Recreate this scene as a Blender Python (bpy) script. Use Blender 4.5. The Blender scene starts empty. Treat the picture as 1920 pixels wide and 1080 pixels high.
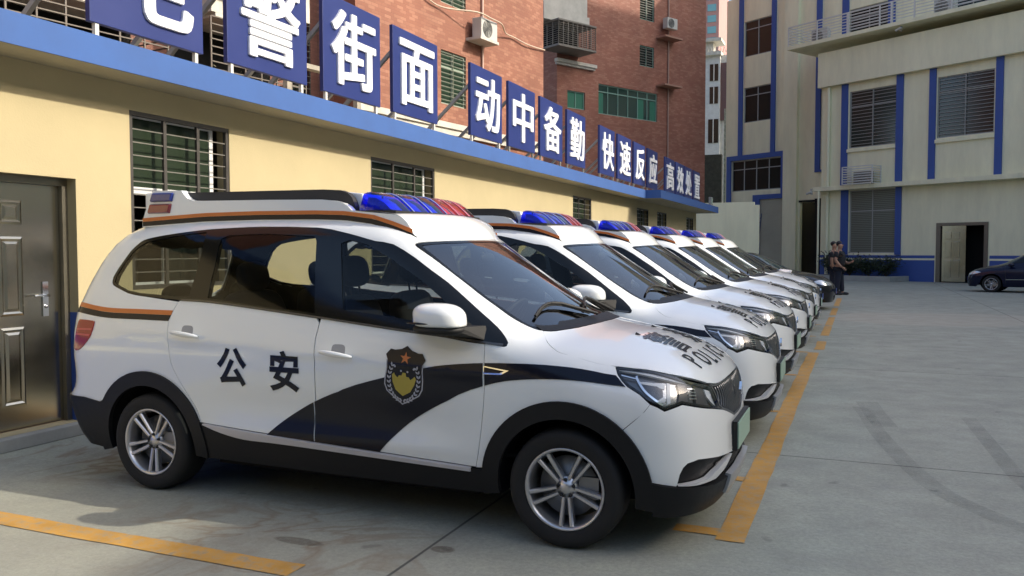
import bpy, bmesh, math, random
import numpy as np
from mathutils import Vector, Matrix
from mathutils.geometry import delaunay_2d_cdt
random.seed(7); RNG=np.random.default_rng(7)
SC=bpy.context.scene; COL=SC.collection
R=math.radians
# ------------------------------------------------------------ camera
cd=bpy.data.cameras.new('camera'); cam=bpy.data.objects.new('camera',cd); COL.objects.link(cam); SC.camera=cam
cd.sensor_width=36; cd.lens=1559/1920*36; cd.clip_start=.05; cd.clip_end=2000
yaw,pit,rol=R(22.614),R(2.565),R(-.07)
fw=Vector((-math.sin(yaw)*math.cos(pit),math.cos(yaw)*math.cos(pit),-math.sin(pit)))
rt=Vector((math.cos(yaw),math.sin(yaw),0)); up=rt.cross(fw)
r2=rt*math.cos(rol)+up*math.sin(rol); u2=-rt*math.sin(rol)+up*math.cos(rol)
cam.matrix_world=Matrix(((r2.x,u2.x,-fw.x,0),(r2.y,u2.y,-fw.y,0),(r2.z,u2.z,-fw.z,1.505),(0,0,0,1)))
# ------------------------------------------------------------ sky, sun, exposure
SUN=Vector((1.0,.20,.62)).normalized()
el=math.asin(SUN.z); az=math.atan2(SUN.x,SUN.y)
wd=bpy.data.worlds.new('World'); SC.world=wd; wd.use_nodes=True
nt=wd.node_tree; nt.nodes.clear()
sk=nt.nodes.new('ShaderNodeTexSky'); sk.sky_type='NISHITA'; sk.sun_disc=False
sk.sun_elevation=el; sk.sun_rotation=az; sk.dust_density=3.6; sk.air_density=1.0; sk.ozone_density=1.0
bg=nt.nodes.new('ShaderNodeBackground'); bg.inputs[1].default_value=.15
ou=nt.nodes.new('ShaderNodeOutputWorld'); nt.links.new(sk.outputs[0],bg.inputs[0]); nt.links.new(bg.outputs[0],ou.inputs[0])
sl=bpy.data.lights.new('sun','SUN'); sl.energy=2.0; sl.angle=R(.5); sl.color=(1,.91,.77)
so=bpy.data.objects.new('sun',sl); COL.objects.link(so); so.rotation_euler=SUN.to_track_quat('Z','Y').to_euler()
vs=SC.view_settings; vs.view_transform='Standard'; vs.look='None'; vs.gamma=1; vs.exposure=1.12
SC.cycles.max_bounces=8; SC.cycles.transparent_max_bounces=16; SC.cycles.caustics_reflective=False; SC.cycles.caustics_refractive=False
# ------------------------------------------------------------ materials
MATS={}
def lnk(t,a,b): t.links.new(a,b)
def M(name,col,rough=.6,metal=0.,coat=0.,var=0.,scale=6.,bump=0.,bscale=60.,spec=.5,emit=0.,alpha=None,trans=0.,stretch=None):
    if name in MATS: return MATS[name]
    m=bpy.data.materials.new(name); m.use_nodes=True; t=m.node_tree; b=t.nodes['Principled BSDF']
    c=(*col,1) if len(col)==3 else col
    b.inputs['Base Color'].default_value=c; b.inputs['Roughness'].default_value=rough; b.inputs['Metallic'].default_value=metal
    b.inputs['Coat Weight'].default_value=coat; b.inputs['Coat Roughness'].default_value=.03; b.inputs['Specular IOR Level'].default_value=spec
    b.inputs['Transmission Weight'].default_value=trans
    if emit: b.inputs['Emission Color'].default_value=c; b.inputs['Emission Strength'].default_value=emit
    if var or bump:
        tc=t.nodes.new('ShaderNodeTexCoord'); src=tc.outputs['Object']
        if stretch:
            mp=t.nodes.new('ShaderNodeMapping'); mp.inputs['Scale'].default_value=stretch; lnk(t,src,mp.inputs[0]); src=mp.outputs[0]
    if var:
        n=t.nodes.new('ShaderNodeTexNoise'); n.inputs['Scale'].default_value=scale; n.inputs['Detail'].default_value=6; n.inputs['Roughness'].default_value=.65
        lnk(t,src,n.inputs['Vector'])
        r=t.nodes.new('ShaderNodeMapRange'); r.inputs[1].default_value=.25; r.inputs[2].default_value=.75; r.inputs[3].default_value=1-var; r.inputs[4].default_value=1+var
        lnk(t,n.outputs[0],r.inputs[0])
        mx=t.nodes.new('ShaderNodeMix'); mx.data_type='RGBA'; mx.blend_type='MULTIPLY'; mx.inputs[0].default_value=1
        mx.inputs[6].default_value=c; lnk(t,r.outputs[0],mx.inputs[7]); lnk(t,mx.outputs[2],b.inputs['Base Color'])
        rr=t.nodes.new('ShaderNodeMapRange'); rr.inputs[3].default_value=max(0,rough-.12); rr.inputs[4].default_value=min(1,rough+.12); lnk(t,n.outputs[0],rr.inputs[0]); lnk(t,rr.outputs[0],b.inputs['Roughness'])
    if bump:
        n2=t.nodes.new('ShaderNodeTexNoise'); n2.inputs['Scale'].default_value=bscale; n2.inputs['Detail'].default_value=4; lnk(t,src,n2.inputs['Vector'])
        bp=t.nodes.new('ShaderNodeBump'); bp.inputs['Strength'].default_value=bump; bp.inputs['Distance'].default_value=.01; lnk(t,n2.outputs[0],bp.inputs['Height']); lnk(t,bp.outputs[0],b.inputs['Normal'])
    MATS[name]=m; return m
def glassmat(name,tint,refl=1.,ior=1.5,rough=.0):
    m=bpy.data.materials.new(name); m.use_nodes=True; t=m.node_tree; t.nodes.clear()
    o=t.nodes.new('ShaderNodeOutputMaterial'); tr=t.nodes.new('ShaderNodeBsdfTransparent'); tr.inputs[0].default_value=(*tint,1)
    g=t.nodes.new('ShaderNodeBsdfGlossy'); g.inputs['Roughness'].default_value=rough; g.inputs[0].default_value=(refl,refl,refl,1)
    f=t.nodes.new('ShaderNodeFresnel'); f.inputs[0].default_value=ior
    geo=t.nodes.new('ShaderNodeNewGeometry'); lw=t.nodes.new('ShaderNodeMath'); lw.operation='MULTIPLY'
    inv=t.nodes.new('ShaderNodeMath'); inv.operation='SUBTRACT'; inv.inputs[0].default_value=1; lnk(t,geo.outputs['Backfacing'],inv.inputs[1])
    lnk(t,f.outputs[0],lw.inputs[0]); lnk(t,inv.outputs[0],lw.inputs[1])
    x=t.nodes.new('ShaderNodeMixShader'); lnk(t,lw.outputs[0],x.inputs[0]); lnk(t,tr.outputs[0],x.inputs[1]); lnk(t,g.outputs[0],x.inputs[2]); lnk(t,x.outputs[0],o.inputs[0])
    MATS[name]=m; return m
# ------------------------------------------------------------ scene tree helpers
def tag(o,label=None,cat=None,group=None,kind=None):
    if label: o['label']=label
    if cat: o['category']=cat
    if group: o['group']=group
    if kind: o['kind']=kind
    return o
def empty(name,loc=(0,0,0),rz=0,label=None,cat=None,group=None):
    o=bpy.data.objects.new(name,None); COL.objects.link(o); o.location=loc; o.rotation_euler=(0,0,rz); o.empty_display_size=.2
    return tag(o,label,cat,group)
def link(name,me,mats,parent=None,loc=None):
    o=bpy.data.objects.new(name,me); COL.objects.link(o)
    for m in (mats if isinstance(mats,(list,tuple)) else [mats]): me.materials.append(m)
    if parent: o.parent=parent
    if loc is not None: o.location=loc
    return o
def copy_tree(o,parent=None):
    c=o.copy(); COL.objects.link(c); c.parent=parent
    for k in ('label','category','group','kind'):
        if k in o: c[k]=o[k]
    for ch in list(o.children): copy_tree(ch,c)
    return c
class MB:
    def __init__(s): s.v=[]; s.f=[]; s.mi=[]; s.sm=[]
    def add(s,vs,fs,mi=0,smooth=False):
        n=len(s.v); s.v+= [tuple(map(float,p)) for p in vs]; s.f+= [tuple(i+n for i in f) for f in fs]; s.mi+=[mi]*len(fs); s.sm+=[smooth]*len(fs); return s
    def box(s,a,b,mi=0,M4=None):
        x0,y0,z0=a; x1,y1,z1=b
        vs=[(x0,y0,z0),(x1,y0,z0),(x1,y1,z0),(x0,y1,z0),(x0,y0,z1),(x1,y0,z1),(x1,y1,z1),(x0,y1,z1)]
        if M4 is not None: vs=[M4@Vector(p) for p in vs]
        return s.add(vs,[(0,3,2,1),(4,5,6,7),(0,1,5,4),(1,2,6,5),(2,3,7,6),(3,0,4,7)],mi)
    def tube(s,pts,r,n=8,mi=0,cap=True,smooth=True):
        pts=[Vector(p) for p in pts]; rings=[]; k=len(pts); rr=r if isinstance(r,(list,tuple)) else [r]*k
        prev=None
        for i,p in enumerate(pts):
            d=(pts[min(i+1,k-1)]-pts[max(i-1,0)]).normalized()
            if prev is None:
                a=d.orthogonal().normalized()
            else:
                a=(prev-d*prev.dot(d)).normalized()
            prev=a; b=d.cross(a)
            rings.append([p+(a*math.cos(2*math.pi*j/n)+b*math.sin(2*math.pi*j/n))*rr[i] for j in range(n)])
        vs=[q for rg in rings for q in rg]
        fs=[(i*n+j,i*n+(j+1)%n,(i+1)*n+(j+1)%n,(i+1)*n+j) for i in range(k-1) for j in range(n)]
        s.add(vs,fs,mi,smooth)
        if cap: s.add(rings[0],[tuple(reversed(range(n)))],mi); s.add(rings[-1],[tuple(range(n))],mi)
        return s
    def bar(s,a,b,w,h=None,mi=0):
        a,b=Vector(a),Vector(b); d=(b-a).normalized(); h=h or w
        x=d.cross(Vector((0,0,1))); x=x.normalized() if x.length>1e-4 else Vector((1,0,0)); y=x.cross(d)
        q=[(-1,-1),(1,-1),(1,1),(-1,1)]
        vs=[a+x*i*w/2+y*j*h/2 for i,j in q]+[b+x*i*w/2+y*j*h/2 for i,j in q]
        return s.add(vs,[(0,1,2,3),(7,6,5,4),(0,4,5,1),(1,5,6,2),(2,6,7,3),(3,7,4,0)],mi)
    def lathe(s,prof,n=32,axis='y',mi=0,c=(0,0,0),smooth=True):
        vs=[]; k=len(prof)
        for j in range(n):
            a=2*math.pi*j/n
            for r,h in prof:
                p=(r*math.cos(a),h,r*math.sin(a)) if axis=='y' else ((r*math.cos(a),r*math.sin(a),h) if axis=='z' else (h,r*math.cos(a),r*math.sin(a)))
                vs.append((p[0]+c[0],p[1]+c[1],p[2]+c[2]))
        fs=[(j*k+i,j*k+i+1,((j+1)%n)*k+i+1,((j+1)%n)*k+i) for j in range(n) for i in range(k-1)]
        return s.add(vs,fs,mi,smooth)
    def prism(s,poly,z0,z1,f=None,mi=0):
        n=len(poly); g=f or (lambda a,b,c:(a,b,c))
        vs=[g(x,y,z0) for x,y in poly]+[g(x,y,z1) for x,y in poly]
        s.add(vs,[tuple(reversed(range(n))),tuple(range(n,2*n))]+[(i,(i+1)%n,n+(i+1)%n,n+i) for i in range(n)],mi); return s
    def grid(s,P,mi=0,smooth=True,flip=False):
        a=len(P); b=len(P[0]); vs=[q for row in P for q in row]
        fs=[(i*b+j,(i+1)*b+j,(i+1)*b+j+1,i*b+j+1) if not flip else (i*b+j,i*b+j+1,(i+1)*b+j+1,(i+1)*b+j) for i in range(a-1) for j in range(b-1)]
        return s.add(vs,fs,mi,smooth)
    def ico(s,c,r,sub=2,sc=(1,1,1),mi=0,fn=None):
        b=bmesh.new(); bmesh.ops.create_icosphere(b,subdivisions=sub,radius=1)
        vs=[]
        for v in b.verts:
            p=v.co*r; p=Vector((p.x*sc[0],p.y*sc[1],p.z*sc[2]))
            if fn: p=fn(p)
            vs.append(p+Vector(c))
        fs=[tuple(v.index for v in f.verts) for f in b.faces]; b.free(); return s.add(vs,fs,mi,True)
    def mesh(s,name,recalc=False,bevel=0.):
        m=bpy.data.meshes.new(name); m.from_pydata(s.v,[],s.f); m.update()
        m.polygons.foreach_set('material_index',s.mi); m.polygons.foreach_set('use_smooth',s.sm)
        if recalc or bevel:
            b=bmesh.new(); b.from_mesh(m)
            if recalc: bmesh.ops.recalc_face_normals(b,faces=b.faces)
            if bevel:
                es=[e for e in b.edges if len(e.link_faces)==2 and e.calc_face_angle(0)>R(40)]
                bmesh.ops.bevel(b,geom=es,offset=bevel,segments=2,profile=.5,affect='EDGES',clamp_overlap=True)
            b.to_mesh(m); b.free()
        m.update(); return m
    def build(s,name,mats,parent=None,loc=None,recalc=True,bevel=0.): return link(name,s.mesh(name,recalc,bevel),mats,parent,loc)
def panel_wall(mb,u0,u1,z0,z1,holes,f,depth=.18,mi=0,rmi=None):
    """front sheet of a wall in (u,z) with rectangular openings and their reveals; f(u,d,z) places it (d goes into the wall)"""
    us=sorted({u0,u1,*[min(max(h[0],u0),u1) for h in holes],*[min(max(h[1],u0),u1) for h in holes]}); zs=sorted({z0,z1,*[min(max(h[2],z0),z1) for h in holes],*[min(max(h[3],z0),z1) for h in holes]})
    for i in range(len(us)-1):
        for j in range(len(zs)-1):
            cu=(us[i]+us[i+1])/2; cz=(zs[j]+zs[j+1])/2
            if any(h[0]<cu<h[1] and h[2]<cz<h[3] for h in holes): continue
            mb.add([f(us[i],0,zs[j]),f(us[i+1],0,zs[j]),f(us[i+1],0,zs[j+1]),f(us[i],0,zs[j+1])],[(0,1,2,3)],mi)
    for h in holes:
        a,b,c,d=h; q=[(a,c),(b,c),(b,d),(a,d)]
        for i in range(4):
            p,r=q[i],q[(i+1)%4]
            mb.add([f(p[0],0,p[1]),f(r[0],0,r[1]),f(r[0],depth,r[1]),f(p[0],depth,p[1])],[(0,1,2,3)],mi if rmi is None else rmi)
def glyph(ch,offset=0.,res=3):
    c=bpy.data.curves.new('glyph','FONT'); c.body=ch; c.size=1; c.offset=offset; c.resolution_u=res
    o=bpy.data.objects.new('glyph',c); COL.objects.link(o); bpy.context.view_layer.update()
    m=bpy.data.meshes.new_from_object(o.evaluated_get(bpy.context.evaluated_depsgraph_get()))
    vs=np.array([v.co[:2] for v in m.vertices]); fs=[tuple(p.vertices) for p in m.polygons]
    lo=vs.min(0); hi=vs.max(0)
    bpy.data.objects.remove(o); bpy.data.curves.remove(c); bpy.data.meshes.remove(m)
    return vs-(lo+hi)/2, fs, hi-lo
def glyph_fine(ch,offset,maxlen):
    vs,fs,sz=glyph(ch,offset); b=bmesh.new()
    bv=[b.verts.new((x,y,0)) for x,y in vs]
    for f in fs:
        try: b.faces.new([bv[i] for i in f])
        except ValueError: pass
    bmesh.ops.triangulate(b,faces=b.faces)
    for _ in range(4):
        es=[e for e in b.edges if e.calc_length()>maxlen]
        if not es: break
        bmesh.ops.subdivide_edges(b,edges=es,cuts=1,use_grid_fill=False); bmesh.ops.triangulate(b,faces=b.faces)
    b.verts.index_update(); out=np.array([v.co[:2] for v in b.verts]); fo=[tuple(v.index for v in f.verts) for f in b.faces]; b.free(); return out,fo,sz
# ------------------------------------------------------------ car body as one smooth implicit surface
CREASE=1.
def sm(a,b,k):
    h=np.maximum(k-np.abs(a-b),0)/k
    return np.maximum(a,b)+h*h*k*0.25
def pch(xs,ys):
    xs=np.array(xs,float); ys=np.array(ys,float); h=np.diff(xs); d=np.diff(ys)/h
    m=np.zeros_like(ys); m[0]=d[0]; m[-1]=d[-1]
    for i in range(1,len(xs)-1):
        if d[i-1]*d[i]>0:
            w1=2*h[i]+h[i-1]; w2=h[i]+2*h[i-1]; m[i]=(w1+w2)/(w1/d[i-1]+w2/d[i])
    def f(x):
        x=np.asarray(x,float); i=np.clip(np.searchsorted(xs,x)-1,0,len(xs)-2); t=(x-xs[i])/h[i]
        lo=t<0; hi=t>1; tc=np.clip(t,0,1)
        y=ys[i]*(2*tc**3-3*tc**2+1)+h[i]*m[i]*(tc**3-2*tc**2+tc)+ys[i+1]*(-2*tc**3+3*tc**2)+h[i]*m[i+1]*(tc**3-tc**2)
        return y+np.where(lo,m[0]*(x-xs[0]),0)+np.where(hi,m[-1]*(x-xs[-1]),0)
    return f
SIDE=pch([.12,.22,.35,.46,.60,.74,.84,.92,.98,1.05,1.14,1.35,1.5,1.62,1.72,1.9],[.74,.79,.822,.838,.850,.857,.858,.853,.846,.834,.815,.757,.714,.676,.640,.57])
PLAN=pch([-3.8,-3.5,-3.2,-2.8,-2.0,-.8,0,.3,.6,.8],[.90,.95,.975,.99,1.0,1.0,.995,.985,.965,.94])
TOP=pch([-3.6,-3.1,-2.9,-2.5,-2.0,-1.5,-1.15,-.95,-.78,-.6,-.43,-.27,-.12,-.03,.05,.2,.4,.55,.68,.78,.9],[1.62,1.69,1.715,1.735,1.74,1.73,1.70,1.648,1.560,1.447,1.335,1.235,1.15,1.112,1.092,1.063,1.014,.966,.912,.85,.76])
NOSE=pch([.1,.2,.3,.42,.55,.68,.78,.86,.93,1.0],[.62,.69,.735,.752,.748,.738,.722,.69,.63,.53])
REAR=pch([.2,.3,.45,.55,.62,.70,.85,1.06,1.2,1.35,1.5,1.64,1.75],[-3.44,-3.53,-3.60,-3.62,-3.57,-3.56,-3.575,-3.565,-3.51,-3.43,-3.33,-3.20,-3.05])
def body(P):
    x,y,z=P[...,0],np.abs(P[...,1]),P[...,2]
    s=y-SIDE(z)*PLAN(x)
    # crease / swage line
    d=z-(.945-.049*(x+2.29)); w=np.clip((x+3.1)/.5,0,1)*np.clip((-.15-x)/.5,0,1)*CREASE; e=np.clip((d+.03)/.06,0,1); e=e*e*(3-2*e)
    s=s-w*.010*e*np.exp(-np.maximum(d,0)/.10)+np.clip((x+2.45)/.4,0,1)*np.clip((-.40-x)/.4,0,1)*CREASE*(.013*np.exp(-((z-.60)/.115)**2)-.010*np.exp(-((z-.44)/.06)**2))
    u=y/.8
    k=.30*np.clip((x+1.5)/.8,0,1)*np.clip((.75-x)/.6,0,1)
    t=z-(TOP(x+k*y*y)-.06*u*u-0.02*u**4)
    n=x-(NOSE(z)-.06*u*u-.13*u**4)
    r=(REAR(z)+.04*u*u+.07*u**4)-x
    kk=.10+.08*np.clip((x+.2)/.4,0,1)
    a=sm(s,t*.85,kk)
    a=sm(a,n,.14)
    a=sm(a,r,.12)
    return a
SF,SR,RC,VK,RT=.20,-3.0,.60,.72,.6
def cast(O,D,t0,t1,n=90):
    ts=np.linspace(t0,t1,n); shp=O.shape[:-1]
    lo=np.full(shp,t0); hi=np.full(shp,t1); found=np.zeros(shp,bool); prev=body(O+D*t0)
    for i in range(1,n):
        cur=body(O+D*ts[i]); c=(~found)&((prev<0)!=(cur<0))
        lo=np.where(c,ts[i-1],lo); hi=np.where(c,ts[i],hi); found|=c; prev=cur
    flo=body(O+D*lo[...,None])
    for _ in range(30):
        m=(lo+hi)/2; fm=body(O+D*m[...,None]); same=(fm<0)==(flo<0)
        lo=np.where(same,m,lo); hi=np.where(same,hi,m)
    return O+D*((lo+hi)/2)[...,None],found
def chartA(q):
    q=np.asarray(q,float); s,v=q[...,0],q[...,1]
    ph=np.where(s>SF,(s-SF)/RC,np.where(s<SR,(s-SR)/RC,0)); ox=np.clip(s,SR,SF)
    th=np.maximum(v-VK,0)/RT; oz=np.minimum(v,VK)
    O=np.stack([ox,0*ox,oz],-1)
    D=np.stack([np.sin(ph)*np.cos(th),-np.cos(ph)*np.cos(th),np.sin(th)],-1)
    return cast(O,D,.02,1.4)[0]
def invA(p):
    p=np.asarray(p,float); x,y,z=p[...,0],p[...,1],p[...,2]
    cx=np.clip(x,SR,SF); dx=x-cx; ph=np.arctan2(dx,-y); r=np.hypot(dx,y)
    s=np.where(dx>0,SF+RC*ph,np.where(dx<0,SR+RC*ph,x))
    v=np.where(z>VK,VK+RT*np.arctan2(z-VK,r),z)
    return np.stack([s,v],-1)
def chartT(q):
    q=np.asarray(q,float); O=np.stack([q[...,0],q[...,1],0*q[...,0]+2.2],-1); D=np.zeros_like(O); D[...,2]=-1
    return cast(O,D,.1,1.9)[0]
def normal(P,e=2e-3):
    g=np.stack([body(P+e*np.eye(3)[i])-body(P-e*np.eye(3)[i]) for i in range(3)],-1)
    return g/np.linalg.norm(g,axis=-1,keepdims=True)
TRACE={'band':[(-3.094,1.11),(-3.097,1.13),(-3.079,1.159),(-3.052,1.188),(-3.01,1.225),(-2.965,1.246),(-2.918,1.261),(-2.833,1.27),(-2.726,1.277),(-2.557,1.286),(-2.391,1.293),(-2.185,1.297),(-1.983,1.299),(-1.592,1.294),(-1.427,1.28),(-1.279,1.263),(-1.173,1.25),(-1.054,1.243),(-0.91,1.209),(-0.789,1.172),(-0.696,1.144),(-0.588,1.098),(-0.49,1.052),(-0.384,1.0),(-0.33,0.963),(-0.307,0.941),(-0.311,0.927),(-0.324,0.923),(-0.426,0.931),(-0.517,0.935),(-0.654,0.947),(-0.852,0.958),(-1.157,0.977),(-1.452,0.997),(-1.479,0.997),(-1.859,1.02),(-2.266,1.042),(-2.511,1.048),(-2.85,1.061),(-2.958,1.071),(-3.049,1.092),(-3.082,1.101)],
'gq':[(-3.08,1.114),(-3.075,1.139),(-3.047,1.177),(-2.997,1.22),(-2.949,1.239),(-2.889,1.254),(-2.803,1.261),(-2.696,1.269),(-2.538,1.278),(-2.413,1.283),(-2.41,1.223),(-2.425,1.153),(-2.451,1.06),(-2.706,1.068),(-2.855,1.073),(-2.976,1.085),(-3.054,1.105)],
'gr':[(-2.297,1.058),(-2.296,1.121),(-2.287,1.188),(-2.289,1.235),(-2.277,1.259),(-2.222,1.269),(-1.941,1.273),(-1.588,1.263),(-1.569,1.249),(-1.501,1.012),(-1.922,1.036)],
'gf':[(-1.368,1.173),(-1.397,1.242),(-1.344,1.252),(-1.213,1.238),(-1.043,1.196),(-0.842,1.135),(-0.701,1.078),(-0.627,1.034),(-0.623,0.984),(-0.859,0.999),(-1.114,1.017),(-1.315,1.028)],
'rd_rear':[(-2.525,1.041),(-2.572,0.966),(-2.568,0.902),(-2.538,0.791),(-2.477,0.718),(-2.4,0.616),(-2.344,0.531),(-2.331,0.465)],
'b_line':[(-1.456,0.991),(-1.466,0.95),(-1.476,0.905),(-1.473,0.787),(-1.478,0.657),(-1.505,0.422)],
'fd_front':[(-0.426,0.931),(-0.425,0.892),(-0.42,0.784),(-0.438,0.622),(-0.465,0.452),(-0.484,0.372)],
'stripe_up':[(-1.822,0.436),(-1.709,0.522),(-1.601,0.59),(-1.478,0.656),(-1.287,0.732),(-1.02,0.789),(-0.767,0.833),(-0.609,0.851),(-0.419,0.863),(-0.199,0.868),(-0.056,0.868),(0.091,0.863),(0.244,0.848)],
'stripe_lo':[(0.283,0.808),(0.248,0.812),(0.1,0.82),(-0.048,0.821),(-0.21,0.813),(-0.357,0.796),(-0.57,0.744),(-0.729,0.669),(-0.87,0.581),(-0.984,0.483),(-1.062,0.404)],
'tail':[(-3.25,0.942),(-3.166,0.947),(-3.155,0.934),(-3.169,0.881),(-3.207,0.837),(-3.24,0.813),(-3.27,0.816),(-3.27,0.869),(-3.261,0.926)],
'head':[(0.236,0.88),(0.245,0.887),(0.313,0.885),(0.39,0.876),(0.47,0.856),(0.552,0.832),(0.658,0.815),(0.677,0.803),(0.687,0.76),(0.712,0.714),(0.746,0.69),(0.651,0.713),(0.564,0.732),(0.485,0.75),(0.417,0.731),(0.394,0.744),(0.367,0.758),(0.331,0.784),(0.289,0.808),(0.268,0.828),(0.248,0.853)],
'head_chromeband':[(0.247,0.874),(0.314,0.868),(0.388,0.855),(0.465,0.838),(0.547,0.821),(0.652,0.807),(0.657,0.813),(0.551,0.83),(0.469,0.854),(0.39,0.874),(0.313,0.882),(0.249,0.884)],
'head_bulb':[(0.322,0.838),(0.375,0.834),(0.428,0.835),(0.482,0.826),(0.477,0.757),(0.418,0.746),(0.373,0.775),(0.344,0.803)],
'head_led':[(0.628,0.801),(0.667,0.79),(0.703,0.712),(0.675,0.728),(0.634,0.766)],
'head_dark':[(0.48,0.826),(0.518,0.823),(0.517,0.76),(0.503,0.755),(0.474,0.758),(0.483,0.792)],
'head_dark2':[(0.569,0.819),(0.624,0.805),(0.639,0.721),(0.565,0.741),(0.562,0.782)],
'head_rib':[(0.316,0.853),(0.32,0.838),(0.344,0.8),(0.373,0.774),(0.41,0.748)],
'grille_lo':[(0.658,0.815),(0.677,0.803),(0.712,0.714),(0.756,0.687),(0.857,0.655),(0.98,0.616)],
'hood_fr':[(0.659,0.815),(0.752,0.815),(0.912,0.826)],
'vent':[(-0.426,0.853),(-0.284,0.841),(-0.327,0.825),(-0.424,0.824)]}
# ------------------------------------------------------------ car paint, trim
white=M('white_paint',(.82,.845,.83),.28,coat=1.,spec=.5)
navy=M('navy_vinyl',(.0038,.0055,.0145),.2,spec=.3); orange=M('orange_vinyl',(.62,.17,.035),.35)
belt=M('belt_metal',(.10,.10,.10),.25,metal=.7)
blkgloss=M('black_gloss',(.005,.006,.007),.10,spec=.4); blkplastic=M('black_plastic',(.0075,.008,.0095),.5,var=.15,scale=40,spec=.3)
lining=M('dark_lining',(.006,.006,.0065),.95,spec=.2); seatm=M('seat_fabric',(.005,.005,.006),.9,var=.2,scale=90)
chrome=M('chrome',(.82,.83,.84),.08,metal=1.); alloy=M('alloy',(.55,.55,.56),.3,metal=.85)
rubber=M('tyre_rubber',(.009,.009,.009),.75,var=.25,scale=25,bump=.1,bscale=120)
greytrim=M('grey_trim',(.55,.53,.53),.45); silver=M('silver_plastic',(.38,.40,.42),.35,metal=.3)
dome_b=glassmat('blue_dome',(.05,.13,.86),1.,1.45,.03); dome_r=glassmat('red_dome_clear',(.80,.06,.10),1.,1.45,.03); ledm=M('led_module',(.62,.64,.68),.35,var=.3,scale=60)
redlens=M('red_lens',(.30,.008,.016),.15,coat=.25); bluelens=M('blue_lens',(.012,.06,.55),.1,coat=.8); reddome=M('red_dome',(.55,.02,.06),.1,coat=.8)
steel=M('brake_steel',(.25,.25,.25),.45,metal=.8); platem=M('green_plate',(.30,.43,.33),.4); dk=M('dark_grille',(.06,.062,.066),.35,metal=.3)
washer=M('washer_black',(.01,.01,.01),.6); cupm=M('handle_cup',(.33,.33,.33),.5); gold=M('emblem_gold',(.42,.33,.05),.5); silv=M('emblem_silver',(.42,.42,.46),.5); orstar=M('emblem_star',(.62,.19,.05),.5)
reflm=M('lamp_reflector',(.34,.35,.36),.25,metal=1.,var=.4,scale=40,stretch=(1,1,3)); lampdark=M('lamp_dark',(.16,.165,.17),.25,metal=.7); lampwhite=M('lamp_white',(.62,.64,.65),.25)
gl_side=glassmat('side_glass',(.74,.77,.75),1.,1.32); gl_q=glassmat('quarter_glass',(.52,.55,.52),1.,1.4); gl_ws=glassmat('windshield_glass',(.45,.50,.49),1.,2.15); gl_lamp=glassmat('lamp_cover',(.93,.94,.95),1.)
# ------------------------------------------------------------ panels laid on the analytic body surface
def castY(q):
    q=np.asarray(q,float); O=np.stack([q[...,0],0*q[...,0],q[...,1]],-1); D=np.zeros_like(O); D[...,1]=-1
    return cast(O,D,.02,1.3,60)[0]
def castXr(y,z):
    y=np.asarray(y,float); z=np.asarray(z,float)+0*y; O=np.stack([-2.6+0*y,y,z],-1); D=np.zeros_like(O); D[...,0]=-1
    return cast(O,D,.02,1.4,60)[0]
CH={'A':chartA,'T':chartT,'S':castY}
def cr(p,k=3):
    p=[np.array(a,float) for a in p]; n=len(p); out=[]
    if n<3: return [tuple(a) for a in p]
    for i in range(n-1):
        p0=p[i-1] if i>0 else 2*p[0]-p[1]; p1=p[i]; p2=p[i+1]; p3=p[i+2] if i+2<n else 2*p[-1]-p[-2]
        for j in range(k):
            t=j/k; out.append(tuple(.5*((2*p1)+(p2-p0)*t+(2*p0-5*p1+4*p2-p3)*t*t+(3*p1-p0-3*p2+p3)*t**3)))
    out.append(tuple(p[-1])); return out
def clean(p):
    o=[]
    for a in p:
        if not o or math.dist(a,o[-1])>1e-4: o.append((float(a[0]),float(a[1])))
    if math.dist(o[0],o[-1])<1e-4: o.pop()
    return o
def dens(p,st):
    o=[]; n=len(p)
    for i in range(n):
        a=np.array(p[i]); b=np.array(p[(i+1)%n]); k=max(1,int(np.linalg.norm(b-a)/st+.5))
        o+= [tuple(a+(b-a)*j/k) for j in range(k)]
    return o
def area(p): p=np.array(p); x,y=p[:,0],p[:,1]; return .5*np.sum(x*np.roll(y,-1)-y*np.roll(x,-1))
def inset(p,d):
    p=np.array(p); 
    if area(p)<0: p=p[::-1]
    e=np.roll(p,-1,0)-p; e/= np.linalg.norm(e,axis=1,keepdims=True)+1e-9; n=np.stack([-e[:,1],e[:,0]],-1); m=n+np.roll(n,1,0); m/=np.maximum((m*np.roll(n,1,0)).sum(1,keepdims=True),.5)
    return [tuple(a) for a in p+m*d]
def inside(P,poly):
    x,y=P[:,0],P[:,1]; c=np.zeros(len(P),bool); n=len(poly)
    for i in range(n):
        x0,y0=poly[i]; x1,y1=poly[(i+1)%n]
        if y0==y1: continue
        c^=((y0>y)!=(y1>y))&(x<(x1-x0)*(y-y0)/(y1-y0)+x0)
    return c
def clip(p,ax,val,keep):
    o=[]; n=len(p)
    for i in range(n):
        a,b=p[i],p[(i+1)%n]; ia=(a[ax]-val)*keep>=0; ib=(b[ax]-val)*keep>=0
        if ia: o.append(a)
        if ia!=ib:
            t=(val-a[ax])/(b[ax]-a[ax]); o.append((a[0]+(b[0]-a[0])*t,a[1]+(b[1]-a[1])*t))
    return o
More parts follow.
